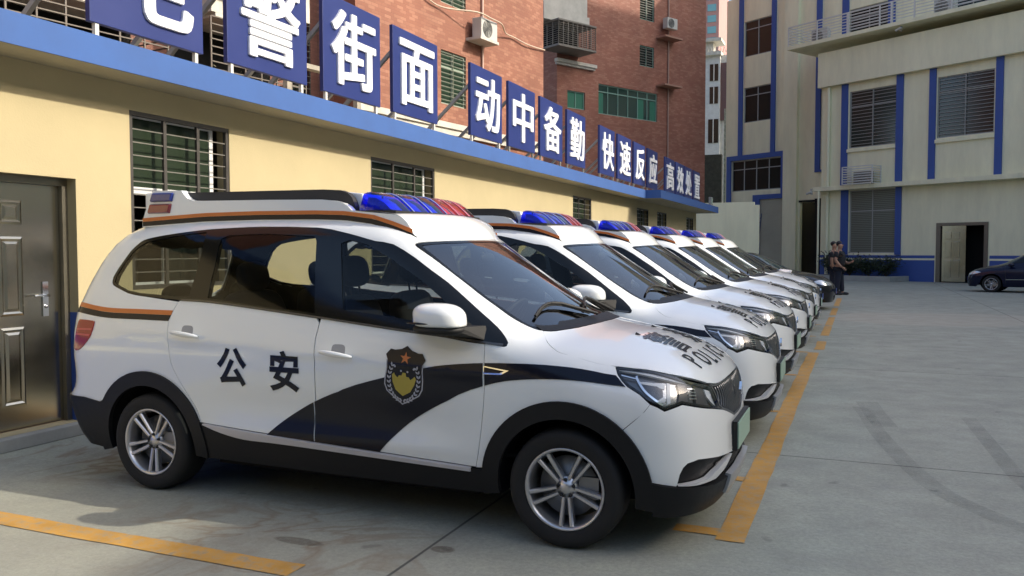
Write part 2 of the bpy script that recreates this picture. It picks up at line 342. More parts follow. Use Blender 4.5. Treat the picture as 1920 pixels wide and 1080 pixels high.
def tri2d(poly,holes,step):
    loops=[dens(clean(poly),step*.6)]+[dens(clean(h),step*.6) for h in holes]
    vs=[]; ed=[]
    for l in loops:
        k=len(vs); n=len(l); vs+=l; ed+=[(k+i,k+(i+1)%n) for i in range(n)]
    A=np.array(loops[0]); lo=A.min(0); hi=A.max(0)
    gx=np.arange(lo[0]+step/2,hi[0],step); gy=np.arange(lo[1]+step/2,hi[1],step)
    G=np.array([(x+(step/2 if j%2 else 0),y) for j,y in enumerate(gy) for x in gx]).reshape(-1,2)
    if len(G):
        ok=inside(G,loops[0])
        for h in loops[1:]: ok&=~inside(G,h)
        B=np.array([p for l in loops for p in l]); G=G[ok]
        if len(G):
            d=np.min(((G[:,None,:]-B[None])**2).sum(-1),1) if len(G)*len(B)<4e6 else np.concatenate([np.min(((g[:,None,:]-B[None])**2).sum(-1),1) for g in np.array_split(G,12)])
            vs=vs+[tuple(p) for p in G[d>(step*.45)**2]]
    ov,oe,of,_,_,_=delaunay_2d_cdt([Vector(p) for p in vs],ed,[],0,1e-6)
    V=np.array([tuple(p) for p in ov]); F=np.array([tuple(f) for f in of if len(f)==3])
    c=V[F].mean(1); ok=inside(c,loops[0])
    for h in loops[1:]: ok&=~inside(c,h)
    return V,F[ok]
def panel_mesh(name,poly,holes=(),off=0.,chart='A',step=.05,flange=.012,sides=(-1,)):
    V,F=tri2d(poly,holes,step); return surf_mesh(name,V,F,off,chart,flange,sides)
def surf_mesh(name,V,F,off,chart,flange,sides):
    P=CH[chart](V); N=normal(P); P=P+N*off
    fn=np.cross(P[F[:,1]]-P[F[:,0]],P[F[:,2]]-P[F[:,0]]); fl=(fn*N[F[:,0]]).sum(1)<0; F=F.copy(); F[fl]=F[fl][:,::-1]
    ar=np.linalg.norm(fn,axis=1); F=F[ar>1e-9]
    allP=[];allN=[];allF=[];n0=0
    for s in sides:
        m=np.array([1,-s,1.]) ; p=P*m; n=N*m; f=F if s<0 else F[:,::-1]
        allP.append(p); allN.append(n); allF+= [tuple(int(a)+n0 for a in t) for t in f]; n0+=len(p)
        if flange:
            cnt={}
            for t in f:
                for a,b in ((t[0],t[1]),(t[1],t[2]),(t[2],t[0])): cnt[(int(a),int(b))]=1
            bd=[e for e in cnt if (e[1],e[0]) not in cnt]
            pp=[];nn=[];k=n0
            for a,b in bd:
                if abs(p[a][1])<1e-3 and abs(p[b][1])<1e-3: continue
                e=p[b]-p[a]; o=np.cross(e,n[a]); o=o/(np.linalg.norm(o)+1e-12)
                pp+= [p[a],p[b],p[b]-n[b]*flange,p[a]-n[a]*flange]; nn+=[o]*4
                allF.append((k+1,k,k+3,k+2)); k+=4
            if pp: allP.append(np.array(pp)); allN.append(np.array(nn)); n0=k
    PP=np.concatenate(allP); NN=np.concatenate(allN)
    me=bpy.data.meshes.new(name); me.from_pydata(PP.tolist(),[],allF); me.update()
    me.polygons.foreach_set('use_smooth',[True]*len(me.polygons))
    me.normals_split_custom_set_from_vertices(NN.tolist()); me.update()
    return me
def panel(name,poly,mat,parent,**k): return link(name,panel_mesh(name,poly,**k),mat,parent)
def mirror_y(me):
    m=me.copy(); m.transform(Matrix.Diagonal((1,-1,1,1))); m.flip_normals(); return m
T=TRACE
def bold(ch,size,d,ml):
    V,F,sz=glyph_fine(ch,0,ml/size); V=V*(size/max(sz)); vs=[];fs=[];n=0
    for dx,dy in ((0,0),(d,0),(-d,0),(0,d*.6),(0,-d*.6)):
        vs.append(V+np.array([dx,dy])); fs.append(np.array(F)+n); n+=len(V)
    return np.concatenate(vs),np.concatenate(fs)
# ------------------------------------------------------------ wheel
def wheel_meshes():
    t=MB(); prof=[(.200,-.088),(.212,-.099),(.235,-.104),(.262,-.108),(.285,-.104),(.299,-.088),(.304,-.06),(.305,0),(.304,.06),(.299,.088),(.285,.104),(.235,.104),(.215,.095)]
    t.lathe(prof,56); 
    for q in (-.05,-.017,.017,.05): t.lathe([(.3055,q-.003),(.3062,q),(.3055,q+.003)],48)
    tyre=t.mesh('tyre',True)
    r=MB(); r.lathe([(.222,-.094),(.228,-.1),(.222,-.104),(.212,-.098),(.205,-.08),(.200,-.05),(.198,.05),(.2,.09)],56)
    r.lathe([(.0,-.074),(.03,-.076),(.034,-.07),(.062,-.066),(.066,-.05),(.066,-.02)],32)
    for k in range(5):
        c=R(272+72*k)
        for sgn in (-1,1):
            a0=c+sgn*.30; a1=c+sgn*.155
            p0=Vector((.052*math.cos(a0),-.066,.052*math.sin(a0))); p1=Vector((.207*math.cos(a1),-.084,.207*math.sin(a1)))
            d=(p1-p0).normalized(); n=Vector((0,-1,0)); x=d.cross(n).normalized()
            w0,w1=.0108,.0128; vs=[]
            for p,w in ((p0,w0),(p1,w1)):
                for i,dep in ((-1,0),(-.55,-.008),(.55,-.008),(1,0),(1,.028),(-1,.028)): vs.append(p+x*w*i+Vector((0,dep,0)))
            r.add(vs,[(i,(i+1)%6,6+(i+1)%6,6+i) for i in range(6)])
    r.v=[(x*.93,y,z*.93) for x,y,z in r.v]; rim=r.mesh('rim',True)
    b=MB(); b.lathe([(.0,-.02),(.155,-.02),(.155,.0),(.0,.0)],40,mi=0); b.box((.06,-.045,-.05),(.165,.03,.06)); disc=b.mesh('brake_disc',True)
    l=MB()
    for k in range(5):
        a=R(272+36+72*k); l.lathe([(.0,-.078),(.008,-.078),(.009,-.07),(.009,-.06)],10,c=(.043*math.cos(a),0,.043*math.sin(a)))
    nuts=l.mesh('lug_nut',True)
    return tyre,rim,disc,nuts
WHEEL=wheel_meshes()
def put_wheel(parent,x,y,z=.305,name='wheel',rimmat=None,scale=1.):
    w=link(name,WHEEL[0],rubber if not len(WHEEL[0].materials) else [],parent); w.location=(x,y,z); w.scale=(scale,)*3
    if y>0: w.rotation_euler=(0,0,math.pi)
    for me,mt,nm in ((WHEEL[1],alloy,'rim'),(WHEEL[2],steel,'brake_disc'),(WHEEL[3],washer,'lug_nuts')):
        link(nm,me,mt if not len(me.materials) else [],w)
    return w
def arcA(cx,r,a0,a1,n=24,cz=.305):
    a=np.radians(np.linspace(a0,a1,n)); q=np.stack([cx+r*np.cos(a),cz+r*np.sin(a)],-1)
    return [tuple(p) for p in invA(castY(q))]
# ------------------------------------------------------------ the white people carrier
def build_van():
    root=empty('police_van')
    B=T['band']; band=clean(cr(B[0:19],2)[:-1]+cr(B[18:26],2)[:-1]+B[25:29]+B[29:])
    rdr=cr(T['rd_rear']); bl=cr(T['b_line']); fdf=cr(T['fd_front'])
    wse=[(-.941,1.265),(-.925,1.252),(-.819,1.226),(-.71,1.196),(-.609,1.163),(-.536,1.135),(-.435,1.098),(-.353,1.065),(-.268,1.040),(-.211,1.031),(-.188,1.035)]
    hs=[(-.188,1.035),(-.124,.963),(-.063,.928),(-.018,.917),(.084,.906),(.16,.896),(.236,.883)]
    hy=np.linspace(-.644,0,12); hdr=[tuple(p) for p in invA(chartT(np.stack([-.80-.141*(hy/.644)**2,hy],-1)))]
    rwY=np.array([0,-.2,-.4,-.55,-.62]); lo=invA(castXr(rwY,np.array([1.14,1.14,1.145,1.16,1.20]))); hi=invA(castXr(rwY*.92,np.array([1.56,1.56,1.555,1.54,1.48])))
    lo[0,0]=hi[0,0]=-3.942
    rw=[tuple(p) for p in lo]+[tuple(p) for p in hi[::-1]]
    archR=arcA(-2.75,.447,149,21); archF=arcA(0,.447,171,50.4)
    shell=[(-3.942,.56),(-3.5,.558),(-3.224,.554),(-3.123,.534)]+archR[1:]+[(-2.333,.465)]+rdr[::-1]+band_slice(B,38,28)+fdf[1:]+archF+[(.275,.637),(.367,.752),(.331,.784),(.289,.808),(.268,.828),(.248,.853),(.236,.88)]+cr(hs)[::-1]+cr(wse)[::-1][1:]+hdr[1:]+[(-3.0,1.662),(-3.942,1.662)]+rw[::-1]
    body_o=panel('body_shell',clean(shell),white,root,sides=(-1,1),step=.036)
    arL=arcA(-2.75,.40,175,5); arFL=arcA(0,.40,175,5)
    wsb=[tuple(p) for p in invA(chartT(np.array([(.012,0),(.005,-.12),(-.012,-.25),(-.056,-.417),(-.133,-.57)])))]
    lin=[(-3.942,.25),(-3.18,.25)]+arL+[(-2.32,.25),(-.42,.25)]+arFL+[(.45,.22),(1.142,.22),(1.142,1.662),(.1,1.662)]+wsb+cr(wse)[::-1]+hdr[1:]+[(-3.0,1.662),(-3.942,1.662)]+rw[::-1]
    panel('cabin_lining',clean(lin),lining,root,holes=[inset(T['gq'],-.005),inset(T['gr'],-.005),inset(T['gf'],-.005)],off=-.04,sides=(-1,1),step=.08,flange=0)
    glass={}
    for s in (-1,1):
        panel('window_surround',band,blkgloss,root,holes=[T['gq'],T['gr'],T['gf']],off=-.002,sides=(s,))
        for k,m in (('gq',gl_q),('gr',gl_side),('gf',gl_side)): panel('window',inset(T[k],-.004),m,root,off=-.006,sides=(s,),step=.1,flange=0)
        panel('beltline_trim',cr([(-2.50,1.045),(-2.266,1.040),(-1.859,1.018),(-1.479,.995),(-1.157,.975),(-.852,.956),(-.654,.945),(-.426,.929),(-.33,.926)])+cr([(-2.50,1.052),(-2.266,1.047),(-1.859,1.025),(-1.479,1.002),(-1.157,.982),(-.852,.963),(-.654,.952),(-.426,.937),(-.33,.934)])[::-1],belt,root,off=.006,sides=(s,),step=.03,flange=.008)
        fd=clean(band_slice(B,33,28,fwd=False)+fdf[1:]+bl[::-1]); fdo=panel('front_door',inset(fd,.0032),white,root,sides=(s,),step=.027)
        rd=clean(band_slice(B,37,34,fwd=False)+bl[1:]+rdr[::-1]); rdo=panel('rear_door',inset(rd,.0032),white,root,sides=(s,),step=.027)
        st=clean(cr(T['stripe_up'])+cr(T['stripe_lo'])+[(-1.06,.405),(-1.5,.424)])
        for a,b,par in ((-2,-1.493,rdo),(-1.486,-.431,fdo),(-.421,.5,root)):
            panel('dark_stripe',clip(clip(st,0,a,1),0,b,-1),navy,par,off=.0032,sides=(s,),step=.03,flange=.001)
        panel('orange_stripe',[(-3.42,1.013),(-3.228,1.011),(-2.551,1.006),(-2.561,.987),(-3.24,.993),(-3.44,.994)],orange,root,off=.002,sides=(s,),flange=.002)
        panel('dark_stripe',[(-3.44,.9935),(-3.239,.992),(-2.561,.9865),(-2.576,.963),(-3.255,.969),(-3.45,.970)],navy,root,off=.002,sides=(s,),flange=.002)
        for (xa,xb,z0,door) in ((-2.525,-2.30,1.005,rdo),(-1.425,-1.205,.938,fdo)):
            n=14; xs=np.linspace(xa,xb,n); zz=z0-.02*(np.arange(n)/(n-1)); P=castY(np.stack([xs,zz],-1)); N=normal(P); h=MB()
            prof=np.sin(np.linspace(.12,math.pi-.12,n))**.35
            rows=[]
            for i in range(n):
                o=P[i]+N[i]*(.012+.022*prof[i]); rows.append([tuple(o+N[i]*.012*math.cos(q)*prof[i]+np.array([0,0,1])*.017*math.sin(q)*prof[i]) for q in np.linspace(0,2*math.pi,11)])
            h.grid(rows); me=h.mesh('handle',True); 
            if s>0: me=mirror_y(me)
            ho=link('handle',me,white,door)
            c=(xa+xb)/2; cz=z0+.012; el=[(c+.045*math.copysign(abs(math.cos(a))**.5,math.cos(a)),cz+.036*math.copysign(abs(math.sin(a))**.6,math.sin(a))) for a in np.linspace(0,2*math.pi,25)[:-1]]
            panel('handle_cup',el,cupm,ho,off=.0012,chart='S',sides=(s,),step=.02,flange=0)
        # sill strip, rocker, arch trims
        panel('sill_strip',cr([(-2.30,.462),(-1.9,.440),(-1.5,.418),(-.515,.370)])+cr([(-.515,.350),(-1.5,.384),(-1.8,.392),(-1.99,.395),(-2.16,.42),(-2.30,.455)]),greytrim,root,off=.014,sides=(s,),step=.04,flange=.02)
        panel('rocker',[(-2.33,.46),(-1.5,.40),(-.42,.362),(-.40,.235),(-1.4,.235),(-2.36,.245)],blkplastic,root,off=.004,sides=(s,),step=.06,flange=.08)
        for cx,a0,a1 in ((-2.75,192,-8),(0,189,-9)):
            panel('arch_trim',clean(arcA(cx,.452,a0,a1,40)+arcA(cx,.362,a1,a0,36)),blkplastic,root,off=.013,sides=(s,),step=.04,flange=.03)
            w=MB(); w.grid([[(cx+r_*math.cos(a),h_,.305+r_*math.sin(a)) for r_,h_ in ((.375,-.79),(.378,-.55),(.30,-.50),(.0,-.50))] for a in np.radians(np.linspace(-12,192,34))]); me=w.mesh('wheel_well',False)
            if s>0: me=mirror_y(me)
            link('wheel_well',me,lining,root)
            put_wheel(root,cx,s*.722)
        panel('tail_light',clean(cr(T['tail']+[T['tail'][0]],2)[:-1]),redlens,root,off=.006,sides=(s,),step=.03,flange=.012)
        panel('lamp_band',[(-3.255,.905),(-3.16,.914),(-3.163,.906),(-3.257,.897)],M('tail_band',(.55,.08,.09),.2),root,off=.0085,sides=(s,),step=.03,flange=.002)
        panel('lamp_band',[(-3.263,.884),(-3.17,.888),(-3.173,.880),(-3.264,.876)],M('tail_band',(.55,.08,.09)),root,off=.0085,sides=(s,),step=.03,flange=.002)
        panel('fender_vent',T['vent'],chrome,root,off=.006,sides=(s,),step=.03,flange=.01)
        panel('vent_slot',[(-.42,.8485),(-.31,.838),(-.335,.8305),(-.42,.829)],navy,root,off=.0085,sides=(s,),step=.02,flange=0)
        # head lamp: housing sunk into the corner, reflectors, clear cover
        hd=clean(cr(T['head'][0:7])[:-1]+T['head'][6:11]+T['head'][11:])
        ho=panel('headlight',inset(hd,.002),lampdark,root,off=-.030,sides=(s,),step=.03,flange=0)
        panel('reflector',clean(T['head_bulb']),reflm,ho,off=-.022,sides=(s,),step=.03,flange=.006)
        panel('reflector',clean(T['head_chromeband']),lampwhite,ho,off=-.012,sides=(s,),step=.03,flange=.012)
        panel('lamp_slash',[(.324,.837),(.375,.834),(.409,.831),(.430,.828),(.427,.809),(.413,.811),(.397,.82),(.33,.829)],lampwhite,ho,off=-.019,sides=(s,),step=.03,flange=.004)
        panel('lamp_slash',[(.396,.766),(.421,.778),(.427,.768),(.423,.760),(.399,.759)],lampwhite,ho,off=-.019,sides=(s,),step=.03,flange=.004)
        panel('bulb_shroud',[(.33,.827),(.397,.82),(.419,.808),(.419,.78),(.397,.767),(.373,.779),(.349,.803)],M('lamp_smoke',(.09,.092,.096),.2,metal=.8,var=.3,scale=50),ho,off=-.0195,sides=(s,),step=.03,flange=.004)
        panel('lamp_facet',[(.438,.834),(.452,.832),(.446,.757),(.432,.754)],lampwhite,ho,off=-.019,sides=(s,),step=.03,flange=.003)
        for q in (.809,.796,.783,.770): panel('lamp_rib',[(.523,q),(.563,q-.004),(.563,q-.007),(.523,q-.003)],chrome,ho,off=-.010,sides=(s,),step=.03,flange=.004)
        panel('led_strip',T['head_led'],lampwhite,ho,off=-.014,sides=(s,),step=.03,flange=.012)
        panel('lamp_divider',T['head_dark'],dk,ho,off=-.012,sides=(s,),step=.03,flange=.015)
        panel('lamp_divider',T['head_dark2'],dk,ho,off=-.018,sides=(s,),step=.03,flange=.01)
        ring=inset(hd,.011); panel('lamp_edge',inset(hd,.001),blkgloss,ho,holes=[ring],off=-.003,sides=(s,),step=.03,flange=.028)
        rb=cr(T['head_rib']); panel('lamp_rib',clean(rb+[(a+.007,b+.004) for a,b in rb[::-1]]),chrome,ho,off=-.010,sides=(s,),step=.03,flange=.01)
        panel('lamp_rib',[(.262,.858),(.318,.846),(.318,.842),(.262,.853)],chrome,ho,off=-.010,sides=(s,),step=.03,flange=.01)
        panel('cover',inset(hd,.004),gl_lamp,ho,off=-.001,sides=(s,),step=.05,flange=0)
        for dx,w in ((0,.0035),): pass
        # door mirror
        m=MB()
        def shp(p):
            q=lambda a,e:math.copysign(abs(a)**e,a)
            z=q(p.z,.75)*.079; x=q(p.x,.72)*.137; y=q(p.y,.75)*.10
            if z<-.035: z=-.035-(abs(z)-.035)*.25
            x+= -.02*(p.z) ; return Vector((x,y,z))
        m.ico((-.622,-.965,1.160),1,4,fn=shp); me=m.mesh('mirror_cap'); me=mirror_y(me) if s>0 else me
        mo=link('door_mirror',me,white,root)
        k=MB(); k.ico((-.63,-.955,1.105),1,3,fn=lambda p:Vector((math.copysign(abs(p.x)**.7,p.x)*.142,p.y*.10,p.z*.034)))
        k.add([(-.86,-.80,1.06),(-.42,-.79,1.03),(-.44,-.80,1.115),(-.84,-.78,1.12),(-.76,-.965,1.092),(-.50,-.965,1.09),(-.50,-.965,1.118),(-.76,-.965,1.12)],[(0,1,5,4),(3,2,6,7),(0,3,7,4),(1,2,6,5),(4,5,6,7)])
        me=k.mesh('mirror_base',True); me=mirror_y(me) if s>0 else me; link('mirror_base',me,washer,mo)
        k=MB(); k.ico((-.69,-1.045,1.138),1,2,fn=lambda p:Vector((p.x*.085,p.y*.024,p.z*.007))); me=k.mesh('indicator',True); me=mirror_y(me) if s>0 else me; link('indicator',me,blkgloss,mo)
        k=MB(); k.box((-.748,-1.02,1.13),(-.742,-.90,1.195)); me=k.mesh('mirror_glass',True); me=mirror_y(me) if s>0 else me; link('mirror_glass',me,chrome,mo)
        # lettering on the rear door, badge on the front door
        for ch,xc,zc in (('公',-2.062,.822),('安',-1.684,.816)):
            V,F,sz=glyph_fine(ch,.028,.13); sc=.218/max(sz); V=V*sc
            V=V*np.array([1,1.08]); V=V if s<0 else V*np.array([-1,1]); V=V+np.array([xc if s<0 else -3.746-xc,zc])
            link('lettering',surf_mesh('lettering',V,np.array(F),.0036,'S',.001,(s,)),navy,rdo)
        badge(fdo,s)
    # bumper, hood, windscreen and other pieces across the centre line
    bt=[(.275,.637)]+arcA(0,.447,47,10,12)+[(.372,.384),(.412,.373),(.459,.363)]
    fog=[(.464,.366),(.474,.424),(.486,.455),(.502,.473),(.549,.483),(.698,.459),(.9,.436),(1.142,.425),(1.142,.335),(.9,.335),(.64,.336),(.54,.354)]
    bmp=bt+fog[:8]+[(1.142,.612)]+T['grille_lo'][::-1][:-3]+[(.746,.690),(.651,.713),(.564,.732),(.485,.750),(.417,.731),(.394,.744),(.367,.755)]
    bo=panel('front_bumper',inset_c(clean(bmp),.003,1.142),white,root,sides=(-1,1),step=.045)
    panel('air_intake',fog,blkplastic,bo,off=-.030,sides=(-1,1),step=.05,flange=0)
    panel('intake_mesh',[(.70,.425),(.9,.428),(1.142,.418),(1.142,.34),(.9,.34),(.665,.355)],dk,bo,off=-.022,sides=(-1,1),step=.05,flange=0)
    ms=MB()
    for a in np.arange(.70,1.142,.027):
        for b in np.arange(.350,.425,.017):
            if b>.352+ (a-.665)*1.0: continue
            p=chartA(np.array([a+(.013 if int(round((b-.35)/.017))%2 else 0),b])); n=normal(p[None])[0]; p=p-n*.018
            for sg in (1,-1): ms.ico((p[0],p[1]*sg,p[2]),.0075,1)
    ms.build('mesh_studs',blkgloss,bo,recalc=False)
    fc=[(.466,.368),(.539,.373),(.605,.377),(.651,.399),(.727,.420),(.80,.432),(.86,.436),(.82,.420),(.765,.395),(.704,.375),(.657,.360),(.616,.360),(.539,.360)]
    for s in (-1,1): panel('chrome_blade',fc,M('skylit_silver',(.78,.79,.80),.38,metal=.55),bo,off=.006,sides=(s,),step=.03,flange=.03)  # bright silver colour stands in for sky reflected in the chrome
    panel('bumper_lip',arcA(0,.447,10,-12,6)+[(.43,.205),(.526,.208),(.7,.2),(1.142,.2),(1.142,.333),(.9,.333),(.64,.334),(.54,.352),(.459,.363),(.412,.372),(.372,.383)],blkplastic,root,off=.012,sides=(-1,1),step=.05,flange=.06)
    panel('skid_plate',[(.80,.345),(1.142,.36),(1.142,.215),(.93,.205),(.78,.25)],silver,root,off=.026,sides=(-1,1),step=.05,flange=.03)
    g=cr(T['hood_fr']+[(1.142,.829)]); gp=g+[(1.142,.612)]+T['grille_lo'][::-1][:-1]
    go=panel('grille',clean(gp),dk,root,off=-.026,sides=(-1,1),step=.05,flange=0)
    gb=MB()
    top=lambda s_: np.interp(s_,[q[0] for q in g],[q[1] for q in g]); gl=T['grille_lo']; bot=lambda s_: np.interp(s_,[.658,.677,.712,.756,.857,.98,1.142],[.815,.80,.714,.687,.655,.616,.610])
    for s_ in np.arange(.70,1.15,.0340):
        s0=min(s_,1.142); zs=np.linspace(bot(s0)+.004,top(s0)-.004,12); P=chartA(np.stack([np.full(12,s0)+.012*np.sin(np.linspace(0,math.pi,12)),zs],-1)); N=normal(P); P=P-N*.016
        for sg in ((1,-1) if s0<1.14 else (1,)):
            Q=P*np.array([1,sg,1]); gb.tube([tuple(q) for q in Q],[.003]+[.0075]*10+[.003],6)
    gb.build('grille_bars',lampdark,go,recalc=False)
    edge=clean(gp); panel('grille_frame',edge,lampdark,go,holes=[inset_c(edge,.010,1.142)],off=-.001,sides=(-1,1),step=.04,flange=.02)
    em=MB(); 
    for a,b in (((.028,0),(-.006,.03)),((-.028,0),(-.006,-.03)),((.028,0),(-.006,-.03)),((-.028,0),(-.006,.03))): pass
    em.prism([(0,.036),(.012,.010),(.030,-.004),(.010,-.010),(0,-.034),(-.010,-.010),(-.030,-.004),(-.012,.010)],.748,.762,f=lambda a,b,c:(c,a,.742+b)); em.build('grille_emblem',chrome,go)
    hx=[(.012,0),(.005,-.12),(-.012,-.25),(-.056,-.417),(-.133,-.57),(-.188,-.628)]; hsx=[(-.188,-.628),(-.124,-.727),(-.063,-.768),(-.018,-.775),(.084,-.770),(.16,-.764),(.240,-.752),(.375,-.724),(.496,-.668),(.59,-.57),(.651,-.475)]; hf=[(.651,-.475),(.682,-.366),(.697,-.2),(.701,0)]
    half=cr(hx)[:-1]+cr(hsx)[:-1]+cr(hf); hood=half+[(a,-b) for a,b in half[::-1][1:-1]]
    hoo=panel('hood',inset(clean(hood),.0032),white,root,chart='T',step=.035)
    for ch,yc in (('警',-.205),('察',.205)):
        V,F=bold(ch,.225,.0055,.03)
        Q=np.stack([.385-V[:,1]*1.05,yc+V[:,0]],-1); link('hood_lettering',surf_mesh('hood_lettering',Q,F,.0035,'T',0,(-1,)),navy,hoo)
    for ch,yc in zip('POLICE',(-.36,-.216,-.082,.03,.150,.30)):
        V,F,sz=glyph_fine(ch,.012,.15); V=V*(.105/sz[1])*np.array([.95,1]); Q=np.stack([.588-.06*(yc/.36)**2*.6-V[:,1],yc+V[:,0]],-1)
        link('hood_lettering',surf_mesh('hood_lettering',Q,np.array(F),.0035,'T',.001,(-1,)),navy,hoo)
    for y in (-.27,.11):
        n=MB(); p=chartT(np.array([.235,y])); n.add([(p[0]-.012,p[1]-.014,p[2]),(p[0]-.012,p[1]+.014,p[2]),(p[0]+.022,p[1],p[2]),(p[0]-.008,p[1],p[2]+.014)],[(0,1,2),(0,3,1),(1,3,2),(2,3,0)]); n.build('washer_nozzle',washer,hoo)
    wx=[(-.80,0),(-.8035,-.10),(-.816,-.21),(-.84,-.34),(-.877,-.47),(-.92,-.60),(-.941,-.646)]; we=[(-.941,-.646),(-.90,-.655),(-.819,-.658),(-.71,-.658),(-.609,-.659),(-.536,-.660),(-.435,-.661),(-.353,-.662),(-.268,-.658),(-.211,-.644),(-.188,-.628)]
    hw=cr(wx)[:-1]+cr(we)[:-1]+cr(hx[::-1]); ws=clean(hw+[(a,-b) for a,b in hw[::-1][1:-1]])
    ins=inset(ws,.022); wi=[(min(a,a) ,b) for a,b in ins]
    panel('windshield',inset(ws,.004),gl_ws,root,chart='T',step=.08,off=-.004,flange=0)
    panel('windshield_border',inset(ws,.0025),blkgloss,root,holes=[wi],chart='T',step=.06,off=-.002,flange=.008)
    cw=cr(hx,4); cow=cw+[(a-.055-.03*(abs(b)<.5),b*.98) for a,b in cw[::-1]]; cow=clean(cow)
    panel('cowl',cow,blkplastic,root,chart='T',step=.04,off=.002,sides=(-1,1),flange=0)
    for y0,y1,x0,x1 in ((-.10,-.56,-.095,-.255),(.47,-.05,-.16,-.135)):
        w=MB(); pts=[]
        for t in np.linspace(0,1,12):
            p=chartT(np.array([x0+(x1-x0)*t-.06*math.sin(math.pi*t),y0+(y1-y0)*t])); pts.append((p[0],p[1],p[2]+.016+.012*math.sin(math.pi*t)))
        w.tube(pts,.0085,6); w.tube([(a,b,c-.012) for a,b,c in pts],.005,5); w.tube([(pts[0][0]+.05,pts[0][1],pts[0][2]-.01),pts[4],pts[6]],.010,6); w.build('wiper',washer,root,recalc=False)
    rbk=[(-3.942,.56),(-3.5,.558),(-3.224,.554),(-3.123,.534)]; panel('rear_bumper',rbk+arcA(-2.75,.447,149,190,10)+[(-3.2,.235),(-3.5,.25),(-3.942,.25)],blkplastic,root,off=.008,sides=(-1,1),step=.05,flange=.08)
    rwp=rw; panel('rear_window',clean(rwp),gl_q,root,off=-.006,sides=(-1,1),step=.08,flange=0)
    pl=MB(); pl.box((.770,-.24,.452),(.778,.24,.592)); pl.build('number_plate',platem,root,bevel=.002)
    pl=MB(); pl.box((.745,-.247,.445),(.7695,.247,.599)); pl.build('plate_holder',washer,root)
    ub=MB(); ub.box((-3.3,-.50,.20),(.62,.50,.42)); ub.box((-2.25,-.76,.21),(-.5,.76,.40)); ub.build('underbody',lining,root)
    interior(root); fairing(root)
    return root
def band_slice(B,a,b,fwd=True):
    n=len(B)
    if fwd: idx=list(range(a,n))+list(range(0,b+1)); p=[B[i] for i in idx]; k=n-a; return cr(p[:k+19],2)[:-1]+cr(p[k+18:k+26],2)[:-1]+p[k+25:]
    return cr([B[i] for i in range(a,b-1,-1)],3)
def inset_c(p,d,cen):
    q=inset(p,d); return [(cen,b) if any(abs(o[0]-cen)<1e-6 and math.dist(o,(a,b))<4*d for o in p) else (a,b) for a,b in q]
def badge(door,s):
    cx,cz,rot=-.893,.838,R(-6)
    def put(name,pts,mat,off,holes=(),fl=.001,st=.022):
        off=off+.0016
        def tr(p):
            x,z=p; X=x*math.cos(rot)-z*math.sin(rot); Zz=x*math.sin(rot)+z*math.cos(rot)
            return (cx+X,cz+Zz)
        o=panel(name,[tr(p) for p in pts],mat,door,holes=[[tr(q) for q in h] for h in holes],off=off,chart='S',sides=(s,),step=st,flange=fl)
        return o
    hl=[(0,.158),(.03,.138),(.07,.128),(.098,.130),(.122,.098),(.108,.070),(.106,.03),(.112,-.02),(.112,-.06),(.095,-.095),(.05,-.125),(0,-.155)]
    sh=hl+[(-x,z) for x,z in hl[::-1][1:-1]]
    put('badge',sh,navy,.0030)
    hl2=[(x*1.05,z*1.04-.001) for x,z in hl]; 
    low=[p for p in hl if p[1]<.09]; ou=[(x*1.055,z*1.045) for x,z in low]; rim=low+ou[::-1]
    put('badge_rim',rim,silv,.0034); put('badge_rim',[(-x,z) for x,z in rim],silv,.0034)
    star=[((.034 if i%2==0 else .0135)*math.sin(i*math.pi/5),.092+(.034 if i%2==0 else .0135)*math.cos(i*math.pi/5)) for i in range(10)]
    put('badge_star',star,orstar,.0042,st=.02)
    for x,z in ((-.058,.042),(-.02,.022),(.02,.022),(.058,.042)): put('badge_star',[(x+.006*math.cos(a),z+.006*math.sin(a)) for a in np.linspace(0,6.28,9)[:-1]],silv,.0042,st=.02)
    put('badge_wall',[(-.074,-.006),(-.062,.006),(-.054,-.006),(-.040,-.018),(-.030,-.004),(-.014,-.004),(-.010,.014),(.010,.014),(.014,-.006),(.030,-.006),(.040,-.020),(.056,-.008),(.064,.002),(.074,-.010),(.066,-.045),(.045,-.085),(0,-.113),(-.045,-.085),(-.066,-.045)],gold,.0042)
    for sg in (-1,1):
        for i in range(11):
            t=i/10; a=R(-88+118*t); x=.09*math.cos(a)*(1 if t<.6 else 1)*sg; z=-.02+.12*math.sin(a)*(1.0); 
            for q in (-.55,.55):
                d=a+math.pi/2+q; dx,dz=math.cos(d)*sg,math.sin(d); L=.024; nx,nz=-dz,dx
                put('badge_leaf',[(x,z),(x+dx*L*.5+nx*.0055,z+dz*L*.5+nz*.0055),(x+dx*L,z+dz*L),(x+dx*L*.5-nx*.0055,z+dz*L*.5-nz*.0055)],silv,.0042,st=.05,fl=0)
